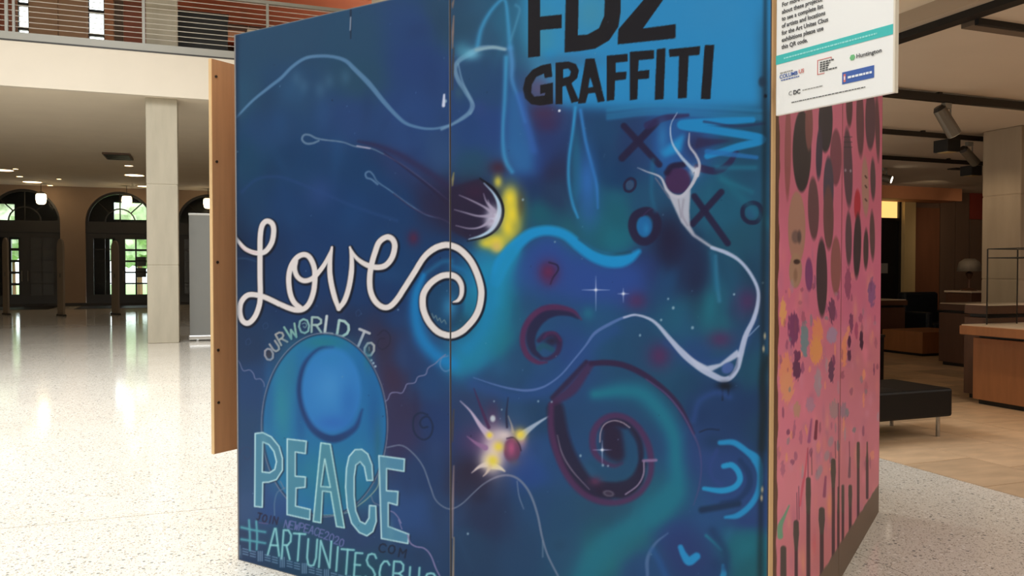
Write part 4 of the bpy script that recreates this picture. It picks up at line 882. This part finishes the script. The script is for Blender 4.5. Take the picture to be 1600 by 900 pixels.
# dark cabinet and orange shelving upstairs
t = thing('storage_cabinet', 'long black cabinet standing behind the cables on the upper floor', 'cabinet', 0, 18.0, 5.36)
MB().box(-.56, .42, 0, .5, .05, 1.28, .01).build('body', M['black'], t); MB().box(-.58, .44, -.02, .52, 1.28, 1.31).build('top', M['dark'], t)
for x in (-.5, .36): MB().box(x-.04, x+.04, .05, .12, 0, .05).build('foot', M['black'], t)
t = thing('shelving_unit', 'low orange shelving unit with boxes on top behind the black cabinet upstairs', 'shelf', 0, 19.2, 5.36)
for z in (.05, .42, .79, 1.08): MB().box(-.6, 2.4, 0, .5, z, z+.07).build('shelf_board', M['orange'], t)
for u in (-.58, .05, .72, 1.4, 2.34): MB().box(u, u+.06, 0, .5, 0, 1.08).build('upright', M['orange'], t)
MB().box(-.6, 2.4, .48, .5, .05, 1.08).build('back_panel', M['darkwall'], t)
for u, w, h, m, lb in ((.86, .28, .26, 'top', 'small cream box on the orange shelf between two ochre boxes'), (1.17, .2, .3, 'ochre', 'tall narrow ochre box on the orange shelf beside the cream box'), (.45, .36, .2, 'ochre', 'wide flat ochre box on the orange shelf'), (-.3, .25, .2, 'darkwall', 'small dark brown box on the orange shelf behind the cabinet'), (1.5, .4, .22, 'beige', 'wide yellowish box at the end of the row on the orange shelf')):
    b = MB().box(-w/2, w/2, 0, .3, 0, h, .01).build('storage_box', M[m]); b.location = W(u+w/2, 19.25, 5.36+1.15); b.rotation_euler = (0, 0, TH)
    tag(b, lb, 'box', 'boxes on the orange shelving')

# ------------------------------------------------------------------ lobby things
def downlight(u, v, r, label):
    t = thing('recessed_downlight', label, 'ceiling light', u, v, 4.55, group='downlights in the lobby ceiling')
    MB().lathe([(r*1.3, 0), (r*1.3, -.02), (r, -.025), (r, 0)]).build('trim_ring', M['cream'], t)
    MB().lathe([(r, -.012), (r, -.02)]).build('lens', M['down'], t)
for u, v, r, lb in ((-5.89, 33.4, .30, 'bright round downlight close before the arch with green panes'), (-6.05, 29.8, .28, 'bright round downlight with a tiny one beside it, well before the green-paned arch'),
    (-2.28, 29.84, .30, 'bright round downlight nearest the dark ceiling vent'), (-2.25, 33.6, .22, 'bright round downlight close before the arch with bright white panes'),
    (-5.94, 31.6, .1, 'tiny downlight between two bright ones before the green-paned arch'), (-5.62, 29.3, .08, 'tiny downlight right beside a bright one, well before the green-paned arch'), (-5.5, 34.5, .1, 'tiny downlight tight against the wall above the green-paned arch'),
    (-2.23, 27.2, .12, 'tiny downlight between the dark ceiling vent and a bright downlight'), (-4.83, 32.0, .08, 'tiny downlight before the pier between two arches')): downlight(u, v, r, lb)
t = thing('ceiling_vent', 'dark rectangular air vent in the lobby ceiling', 'vent', -2.32, 25.05, 4.55)
MB().box(-.34, .34, -.6, .6, -.05, 0).build('frame', M['darkwall'], t)
for k in range(6): MB().box(-.3, .3, -.52+k*.19, -.44+k*.19, -.065, -.05).build('slat', M['dark'], t)
for k, (u, v, lb) in enumerate(((-5.7, 33.9, 'glowing glass lantern hanging before the arch with green panes'), (-2.86, 33.9, 'glowing glass lantern hanging before the arch with bright white panes'), (.02, 33.9, 'glowing glass lantern hanging above the grey banner'))):
    t = thing('hanging_lantern', lb, 'lamp', u, v, 3.78, group='lanterns before the arches')
    MB().lathe([(.09, 0), (.15, .04), (.18, .2), (.17, .34), (.14, .38)], seg=14).build('shade', M['glow'], t, True)
    MB().lathe([(.16, .38), (.17, .41), (.03, .47)], seg=14).build('cap', M['dark'], t); MB().tube((0, 0, .47), (0, 0, .77), .012, seg=6).build('rod', M['dark'], t)
for u, v, h, lb in ((-4.10, 27.3, 2.30, 'slim brown security pedestal before the pier between two arched doors'), (-2.66, 27.5, 2.27, 'slim brown security pedestal before the arch with bright glazed door'), (-5.80, 28.7, 2.36, 'slim brown security pedestal before the arch with green panes')):
    t = thing('security_gate', lb, 'security gate', u, v, rot=.45, group='security pedestals at the doors')
    MB().box(-.05, .05, -.30, .30, 0, .06, .01).build('base', M['dark'], t)
    MB().poly([(-.025, -.26, .06), (-.025, .26, .06)]+[(-.025, .26*math.cos(math.pi*k/10), h-.26+.26*math.sin(math.pi*k/10)) for k in range(11)], (.05, 0, 0)).build('panel', M['pedestal'], t)
    MB().box(-.03, .03, -.04, .04, h*.5, h*.5+.12).build('sensor', M['dark'], t)
for c, lb in ((-6.45, 'dark mat on the floor at the arched door with green panes'), (-3.2, 'dark mat on the floor at the arched door with bright panes')):
    t = thing('door_mat', lb, 'mat', c, 33.4); MB().box(-1.2, 1.2, -1.3, 1.3, 0, .015).build('pile', M['black'], t); MB().box(-1.24, 1.24, -1.34, 1.34, 0, .01).build('border', M['dark'], t)
t = thing('banner_stand', 'plain grey back of a roll-up banner beside the concrete column', 'banner', .1, 16.85)
MB().box(-.46, .46, -.13, .13, .02, .11, .02).build('cassette', M['alu'], t); MB().box(-.44, .44, -.012, -.008, .11, 2.42).build('sheet', M['greyfab'], t)
MB().box(-.45, .45, -.02, .01, 2.42, 2.46, .004).build('top_rail', M['alu'], t); MB().tube((0, .03, .1), (0, .03, 2.42), .01, seg=8).build('pole', M['alu'], t)
for x in (-.3, .3): MB().box(x-.02, x+.02, -.2, .2, 0, .02).build('foot', M['alu'], t)

# ------------------------------------------------------------------ gallery things
def counter(label, u0, u1, v0, v1, h, wood, ovh=.12, topm=None, pl=.05):
    t = thing('display_counter', label, 'counter', u0, v0)
    U, V = u1-u0, v1-v0
    MB().box(.04, U-.04, .04, V-.04, 0, pl).build('plinth', M['black'], t)
    n = max(1, round(V/.9))
    MB().box(.012, U, 0, V, pl, h-.14).build('carcass', wood, t)
    for k in range(n): MB().box(0, .012, k*V/n+.003, (k+1)*V/n-.003, pl, h-.14).build('front_panel', wood, t)
    MB().box(.05, U-.02, .03, V-.03, h-.14, h-.10).build('recess', M['dark'], t)
    MB().box(-ovh, U+ovh*.3, -ovh*.3, V+ovh*.1, h-.10, h-.012, .004).build('top_edge', wood, t)
    MB().box(-ovh+.02, U, -ovh*.2, V+ovh*.05, h-.012, h).build('top', topm or M['top'], t)
    return t
counter('long oak counter with pale top in front of the gallery column', 7.3, 8.1, 3.0, 6.10, .81, M['oak'], .17)
counter('walnut cabinet with flat top behind the oak counter', 9.88, 11.2, 7.0, 8.82, .89, M['walnut'], .0)
t = counter('dark walnut side cabinet between the oak counter and the gallery column', 7.55, 9.3, 6.15, 6.42, 1.0, M['walnut'], .0)
counter('dark walnut counter with pale top by the black gallery door', 9.6, 11.42, 10.9, 11.6, .85, M['walnut'], .10)
# thin-framed glass case on the oak counter
t = thing('glass_case', 'glass display case with thin dark frame on the oak counter', 'display case', 7.34, 5.38, .81)
for a in (0, .42):
    for b in (0, .6): MB().box(a-.005, a+.005, b-.005, b+.005, 0, .76).build('frame_post', M['dark'], t)
for z in (.67, .76):
    for b in (0, .6): MB().box(.008, .412, b-.005, b+.005, z-.005, z+.005).build('frame_rail', M['dark'], t)
    for a in (0, .42): MB().box(a-.005, a+.005, .008, .592, z-.005, z+.005).build('frame_rail', M['dark'], t)
for b in (0, .6): MB().box(.01, .41, b-.003, b+.003, .005, .66).build('pane', M['glass'], t)
# tray on top of the oak counter
t = thing('paper_stack', 'small white stack of leaflets on the oak counter before the glass case', 'leaflets', 7.16, 5.30, .81)
for k in range(3): MB().box(0, .22, -.12+.004*k, .04+.004*k, k*.01, k*.01+.009).build('sheet_bundle', M['signw'], t)
# bench
t = thing('bench', 'low black leather bench with slim metal legs beside the pink painted side', 'bench', 4.15, 4.90)
MB().box(0, 1.5, 0, .62, .17, .40, .02).build('seat', M['leather'], t, False)
for x in (.06, 1.42):
    for y in (.07, .55): MB().tube((x, y, 0), (x, y, .17), .016, seg=10).build('leg', M['chrome'], t)
for x in (.5, 1.0): MB().box(x-.003, x+.003, .01, .61, .398, .402).build('seam', M['black'], t)
# low dark pedestal behind the bench
t = thing('low_pedestal', 'short black pedestal box standing behind the leather bench', 'pedestal', 7.3, 7.70)
MB().box(0, .44, 0, .44, 0, .54, .006).build('body', M['black'], t); MB().box(-.01, .45, -.01, .45, .54, .57, .004).build('top', M['dark'], t)
# plinth with two dark armchairs behind
t = thing('wooden_plinth', 'low oak plinth between the two walnut counters', 'plinth', 10.55, 9.72)
MB().box(0, 1.0, 0, .8, .0, .04).build('base', M['black'], t); MB().box(-.01, 1.01, -.01, .81, .04, .38, .006).build('body', M['oak'], t)
def armchair(u, v, rot, label):
    t = thing('armchair', label, 'armchair', u, v, 0, rot, 'dark armchairs in the gallery')
    MB().box(-.36, .36, -.34, .34, .14, .42, .04).build('seat', M['navy'], t); MB().box(-.42, .42, .26, .44, .14, .96, .05).build('backrest', M['navy'], t)
    for s in (-1, 1): MB().box(s*.44-.07, s*.44+.07, -.34, .40, .14, .62, .04).build('armrest', M['navy'], t)
    for x in (-.38, .38):
        for y in (-.3, .36): MB().tube((x, y, 0), (x, y, .14), .02, seg=8).build('leg', M['black'], t)
armchair(12.3, 11.1, 0, 'dark navy leather armchair beside the black gallery door'); armchair(13.45, 11.0, .15, 'dark navy leather armchair before the brown wall panels')
t = thing('table_lamp', 'small lamp with pale tilted shade on a dark stand by the gallery wall', 'lamp', 12.22, 10.3)
MB().box(-.25, .25, -.25, .25, 0, .98, .01).build('stand', M['walnut'], t); MB().box(-.27, .27, -.27, .27, .98, 1.01, .004).build('stand_top', M['top'], t)
MB().lathe([(.12, 1.01), (.13, 1.03), (.03, 1.06), (.02, 1.2), (.06, 1.3), (.02, 1.34)], seg=14).build('base', M['walnut'], t); MB().lathe([(.2, 1.34), (.16, 1.5), (.08, 1.56), (.07, 1.55), (.15, 1.48), (.19, 1.34)], seg=18).build('shade', mat('lamp_shade', (128,118,106), .7), t, True)
# lighting tracks with their heads
for v, u0, u1, lb in ((5.55, 4.9, 13.5, 'dark lighting track across the gallery ceiling carrying a large spotlight'), (7.12, 6.2, 9.2, 'thin dark lighting track across the gallery ceiling next to the column'), (8.75, 7.4, 12.5, 'thin dark lighting track deep in the gallery ceiling')):
    t = thing('lighting_track', lb, 'track', u0, v, 2.90)
    w = .025 if v < 6 else .012
    MB().box(0, u1-u0, -w, w, -w, .045).build('rail', M['dark'], t)
    for k in range(3): MB().box((u1-u0)*(.15+.35*k)-.02, (u1-u0)*(.15+.35*k)+.02, -.02, .02, .045, .06).build('hanger', M['dark'], t)
def spot(u, v, z, dx, dy, dz, L, r, label, on=False):
    t = thing('spotlight', label, 'spotlight', u, v, z+(.03 if on else 0), group='spotlights on the gallery tracks')
    MB().box(-.04, .04, -.025, .025, -.05, 0, .004).build('adapter', M['steel'], t)
    MB().tube((-.05, 0, -.05), (-.05, 0, -.16), .008, seg=8).build('yoke_arm', M['steel'], t); MB().tube((.05, 0, -.05), (.05, 0, -.16), .008, seg=8).build('yoke_arm', M['steel'], t)
    n = math.sqrt(dx*dx+dy*dy+dz*dz); d = [dx/n, dy/n, dz/n]; c = (0, 0, -.16)
    a = [c[i]-d[i]*L*.45 for i in range(3)]; b = [c[i]+d[i]*L*.55 for i in range(3)]
    MB().tube(a, b, r*.92, r, 18).build('housing', mat('spot_grey', (104,96,84), .4, .2), t, False)
    MB().tube(b, [b[i]+d[i]*.006 for i in range(3)], r*.85, seg=18).build('lens', M['spot'] if on else M['cream'], t)
    MB().tube([a[i]-d[i]*.03 for i in range(3)], a, r*.6, r*.9, 14).build('end_cap', M['dark'], t)
spot(6.28, 5.55, 2.87, .55, -.1, -.8, .27, .062, 'large grey cylinder spotlight hanging from the nearest ceiling track')
spot(8.42, 7.12, 2.87, .8, .1, -.5, .27, .055, 'grey cylinder spotlight tilted towards the gallery column')
spot(9.92, 9.9, 2.93, .6, -.8, -.3, .2, .06, 'small lit spotlight glowing at the far end of the gallery ceiling', True)
for u, v, lb in ((8.07, 7.12, 'square black box light on the thin track next to the tilted spotlight'), (10.39, 8.75, 'square black box light deep in the gallery before the wall panels')):
    t = thing('box_light', lb, 'ceiling light', u, v, 2.87); MB().box(-.10, .10, -.10, .10, -.14, 0, .006).build('housing', M['black'], t); MB().box(-.07, .07, -.07, .07, -.145, -.14).build('lens', M['beige'], t)
t = thing('ceiling_slot', 'small dark slot vent in the gallery ceiling', 'vent', 11.08, 9.56, 2.96); MB().box(-.14, .14, -.08, .08, -.015, 0).build('frame', M['dark'], t); MB().box(-.11, .11, -.05, .05, -.02, -.015).build('slot', M['black'], t)
for u, v, e, tgt in ((7.5, 6.75, 13, (8.36, 6.68, 1.75)), (10.5, 9.5, 30, (13.6, 12.4, 1.0)), (12.0, 10.6, 6, (12.6, 12.0, 2.8)), (6.3, 5.0, 46, (7.3, 5.2, .4)), (9.92, 9.8, 4, (10.9, 10.0, .4)), (13.2, 10.2, 26, (14.6, 12.4, 1.6))):
    from mathutils import Vector
    l = bpy.data.lights.new('spot_beam', 'SPOT'); l.energy = e; l.color = (1, .78, .52); l.spot_size = math.radians(80); l.spot_blend = .8; l.shadow_soft_size = .06
    o = bpy.data.objects.new('spot_beam', l); C.objects.link(o); a = Vector(W(u, v, 2.62)); o.location = a; o.rotation_euler = (Vector(W(*tgt))-a).to_track_quat('-Z', 'Y').to_euler(); o['kind'] = 'helper'

# ------------------------------------------------------------------ the painted kiosk
KX, KY, KYAW = 0.7907, 2.4885, 0.5552
ky, ks = math.cos(KYAW), math.sin(KYAW)
# local frame of the kiosk: x along the front from the corner to the far end, y to the back, z up
kiosk = bpy.data.objects.new('mural_kiosk', None); C.objects.link(kiosk); kiosk.location = (KX, KY, 0)
kiosk.rotation_euler = (0, 0, math.pi/2-KYAW-math.pi/2)      # local +y is the side direction
tag(kiosk, 'tall plywood kiosk with a blue graffiti mural on its front and a pink painted side', 'kiosk')
# local x axis = -(front direction), so the front runs along negative x
def K2W(x, y, z):
    c, s = math.cos(-KYAW), math.sin(-KYAW)
    return KX+x*c-y*s, KY+x*s+y*c, z
def to_px(X, Y, Z):
    Z = Z-CAM_H
    d = Y*math.cos(CAM_P)-Z*math.sin(CAM_P); u = Y*math.sin(CAM_P)+Z*math.cos(CAM_P)
    return 800+CAM_F*X/d, 450-CAM_F*u/d
def lin(a): return np.where(a <= .04045, a/12.92, ((a+.055)/1.055)**2.4)
GAIN = np.array((.83, .85, 1.0)); PGAIN = np.array((1.55, 1.55, 1.75))
def painted(name, parent, cv, m, o, ax, L, z0, z1, nx, nz, inset, edge_col, post=None, gain=1.0):
    """A painted skin on a sheet: a fine grid whose points carry the colour of the paint there."""
    a = np.linspace(0, L, nx); z = np.linspace(z0, z1, nz)
    A, Z = np.meshgrid(a, z)
    x = o[0]+ax[0]*A; y = o[1]+ax[1]*A
    X, Y, ZZ = K2W(x, y, Z)
    px, py = to_px(X, Y, ZZ)
    col = cv.sample(px, py)
    e = np.minimum(np.minimum(A-inset[0], L-inset[1]-A), np.minimum(Z-z0-inset[2], z1-Z-inset[2]))
    k = np.clip(e/.003+.5, 0, 1)[..., None]
    col = col*k+np.array(edge_col)/255*(1-k)
    if post: col = post(col, A, Z)
    col = np.clip(lin(np.clip(col, 0, 1))*gain, 0, .92)
    co = np.stack([x, y, Z], -1).reshape(-1, 3).astype(np.float32)
    idx = np.arange(nx*nz).reshape(nz, nx)
    q = np.stack([idx[:-1, :-1], idx[:-1, 1:], idx[1:, 1:], idx[1:, :-1]], -1).reshape(-1, 4).astype(np.int32)
    me = bpy.data.meshes.new(name)
    me.vertices.add(len(co)); me.vertices.foreach_set('co', co.ravel())
    me.loops.add(q.size); me.loops.foreach_set('vertex_index', q.ravel())
    me.polygons.add(len(q)); me.polygons.foreach_set('loop_start', np.arange(0, q.size, 4, dtype=np.int32)); me.polygons.foreach_set('loop_total', np.full(len(q), 4, np.int32))
    me.update(calc_edges=True)
    at = me.color_attributes.new('paint', 'FLOAT_COLOR', 'POINT')
    at.data.foreach_set('color', np.concatenate([col.reshape(-1, 3), np.ones((len(co), 1))], 1).astype(np.float32).ravel())
    me.materials.append(m)
    ob = bpy.data.objects.new(name, me); C.objects.link(ob); ob.parent = parent
    return ob
blue = paint_blue(); pink = paint_pink()
pm1 = paint_mat('mural_paint'); pm2 = paint_mat('pink_paint', .5)
T = .018; HT = 2.44; SEAM = 1.2088; FRONT = 2.4395; SIDE = 2.396; S2 = 1.1863
EP = .0008
WOOD = (150,118,84)
# front sheets (right one meets the corner)
p1 = MB().box(-SEAM+.0025, 0, 0, T, 0, HT).build('plywood_sheet', M['ply'], kiosk)
painted('mural_paint', p1, blue, pm1, (-SEAM+.0025, -EP), (1, 0), SEAM-.0025, 0, HT, 420, 860, (.001, .004, .003), (84,74,70), gain=GAIN)
p2 = MB().box(-FRONT, -SEAM-.0025, 0, T, 0, HT).build('plywood_sheet', M['ply'], kiosk)
painted('mural_paint', p2, blue, pm1, (-FRONT, -EP), (1, 0), FRONT-SEAM-.0025, 0, HT, 330, 760, (.010, .001, .003), (150,146,138), gain=GAIN)
MB().box(-SEAM-.0026, -SEAM+.0026, -.0007, T-.001, 0, HT-.002).build('seam_dark_strip', M['seamdark'], kiosk)  # dark strip added in the open gap; its colour darkens the seam
# corner stud and frame behind
MB().box(-.089, 0, T, T+.038, 0, HT).build('corner_stud', M['stud'], kiosk)
MB().box(-SEAM-.045, -SEAM+.045, T, T+.038, 0, HT).build('seam_stud', M['seamdark'], kiosk)
MB().box(-FRONT+.01, -FRONT+.048, T, T+.089, 0, HT).build('end_stud', M['stud'], kiosk)
y0 = T+.038
def kick(col, A, Z):
    n = .5+.5*np.sin(A*37)*np.sin(A*11+1)
    k = np.clip((.155+.008*n-Z)/.012+.5, 0, 1)[..., None]
    return col*(1-k)+np.array((96,80,64))/255*k
def kick1(col, A, Z):
    col = kick(col, A, Z)
    r = .045+.006*np.sin(Z*23)+.004*np.sin(Z*61)
    k = np.clip((r-A)/.006+.5, 0, 1)[..., None]
    return col*(1-k)+np.array((86,58,40))/255*k
s1 = MB().box(-T, 0, y0, S2-.0015, 0, HT).build('plywood_sheet', M['ply'], kiosk)
painted('pink_paint', s1, pink, pm2, (EP, y0), (0, 1), S2-.0015-y0, 0, HT, 150, 700, (.0, .002, .002), (96,60,52), kick1, PGAIN)
s2 = MB().box(-T, 0, S2+.0015, SIDE, 0, HT).build('plywood_sheet', M['ply'], kiosk)
painted('pink_paint', s2, pink, pm2, (EP, S2+.0015), (0, 1), SIDE-S2-.0015, 0, HT, 110, 620, (.002, .003, .002), (96,60,52), kick, PGAIN)
MB().box(-FRONT, -T, SIDE-T, SIDE, 0, HT).build('back_sheet', M['plyface'], kiosk)
MB().box(-.06, -T, S2-.045, S2+.045, 0, HT).build('seam_stud', M['stud'], kiosk)
# wing sheet standing off the far end, carried by two battens
wx = -FRONT-.20
wing = MB().box(wx-.018, wx, .03, 1.22, .466, 2.366).build('wing_sheet', M['plyface'], kiosk)
MB().box(wx-.0185, wx+.0005, .027, .031, .466, 2.366).build('sheet_edge', M['ply'], wing)
for z in (.75, 1.40, 2.05): MB().box(wx, -FRONT+.012, .35, .388, z, z+.089).build('batten', M['stud'], wing)
MB().box(-FRONT, -FRONT+T, T+.09, SIDE-T, 0, HT).build('end_sheet', M['plyface'], kiosk)
for k, z in enumerate((.25, .55, 1.05, 1.62, 2.1)): MB().tube((wx, .055, .5+z*.85), (wx+.004, .055, .5+z*.85), .007, seg=8).build('screw', M['dark'], wing)

# ------------------------------------------------------------------ information sign at the corner
sg = bpy.data.objects.new('information_sign', None); C.objects.link(sg)
S_ANG = math.atan2(-.845, .535)                                   # the board runs out from the corner towards the visitor
sx0, sy0 = KX+.012, KY-.005
sg.location = (sx0, sy0, 1.823); sg.rotation_euler = (0, 0, S_ANG)
tag(sg, 'white printed information board with a teal stripe fixed at the kiosk corner', 'sign')
SW, SH = .386, .56
MB().box(0, SW, 0, .012, 0, SH, .002).build('board', M['signw'], sg)
MB().box(SW-.002, SW+.003, -.002, .014, 0, SH).build('edge_strip', M['cream'], sg)
MB().box(-.01, .03, .012, .03, .05, .09).build('bracket', M['steel'], sg); MB().box(-.01, .03, .012, .03, SH-.12, SH-.08).build('bracket', M['steel'], sg)
def text_mesh(name, s, x, z, size, m, parent, y=-.0012, bold=0.0, sq=1.0):
    cu = bpy.data.curves.new(name, 'FONT'); cu.body = s; cu.size = size; cu.offset = bold*size; cu.extrude = .0003; cu.resolution_u = 3
    tmp = bpy.data.objects.new(name, cu); C.objects.link(tmp)
    dg = bpy.context.evaluated_depsgraph_get(); me = bpy.data.meshes.new_from_object(tmp.evaluated_get(dg))
    bpy.data.objects.remove(tmp); bpy.data.curves.remove(cu)
    me.materials.clear(); me.materials.append(m)
    o = bpy.data.objects.new(name, me); C.objects.link(o); o.parent = parent; o.location = (x, y, z); o.rotation_euler = (math.pi/2, 0, 0); o.scale = (sq, 1, 1)
    return o
for k, s in enumerate(('For more information', 'about these projects,', 'to see a complete list', 'of artists and locations', 'for the Art Unites Cbus', 'exhibitions please use', 'this QR code.')):
    text_mesh('body_text', s, .021, .3233-k*.0211, .0185, M['ink'], sg, bold=.014, sq=.90)
MB().box(0, SW-.004, -.0008, 0, .154, .181).build('teal_stripe', M['teal'], sg)
def bars(name, x0, x1, z, h, m, seed, y=-.0012):
    """A line of print too small to read: short dashes of uneven length."""
    rg = random.Random(seed); b = MB(); x = x0
    while x < x1:
        w = min(rg.uniform(.004, .011), x1-x); b.box(x, x+w, y, y+.0006, z, z+h); x += w+.0022
    return b.build(name, m, sg)
bars('stripe_print', .03, SW-.05, .165, .0045, M['pale'], 1, -.0014)
text_mesh('logo_text', 'COLUMB', .014, .109, .0165, M['blueink'], sg, bold=.01, sq=.98); text_mesh('logo_text', 'US', .0835, .111, .0165, M['redink'], sg, bold=.01)
bars('logo_print', .016, .062, .124, .003, M['greyink'], 2); bars('logo_print', .02, .085, .1015, .003, M['blueink'], 3)
f = MB().box(.148, .1495, -.0012, 0, .094, .136).box(.148, .172, -.0012, 0, .094, .0955).box(.148, .195, -.0012, 0, .1345, .136).box(.1935, .195, -.0012, 0, .129, .136); f.build('logo_frame', M['redink'], sg)
for k, w in enumerate((.045, .034, .03, .026, .056)): bars('logo_print', .157, .157+w, .125-k*.0062, .0036, M['ink'], 10+k)
MB().poly([(.262+.0085*math.cos(k*math.pi/3), -.0012, .119+.0085*math.sin(k*math.pi/3)) for k in range(6)], (0, .001, 0)).build('logo_mark', M['greenink'], sg)
text_mesh('logo_text', 'Huntington', .2735, .114, .0165, M['ink'], sg, bold=.008, sq=1.02)
MB().box(.2301, .3281, -.0009, 0, .0507, .084).build('logo_panel', M['blueink'], sg)
MB().box(.235, .2415, -.0014, -.0008, .056, .078).build('logo_mark', M['redink'], sg); MB().box(.2365, .240, -.0018, -.0013, .062, .072).build('logo_mark', M['white2'], sg)
bars('logo_print', .2485, .322, .0635, .006, M['white2'], 20, -.0016)
text_mesh('logo_text', 'DC', .0645, .0525, .0175, M['ink'], sg, bold=.03); text_mesh('logo_text', 'C', .0475, .0525, .0175, M['greyink'], sg)
bars('logo_print', .097, .167, .0585, .0022, M['greyink'], 21); bars('fine_print', .0586, .302, .029, .0024, M['ink'], 22)
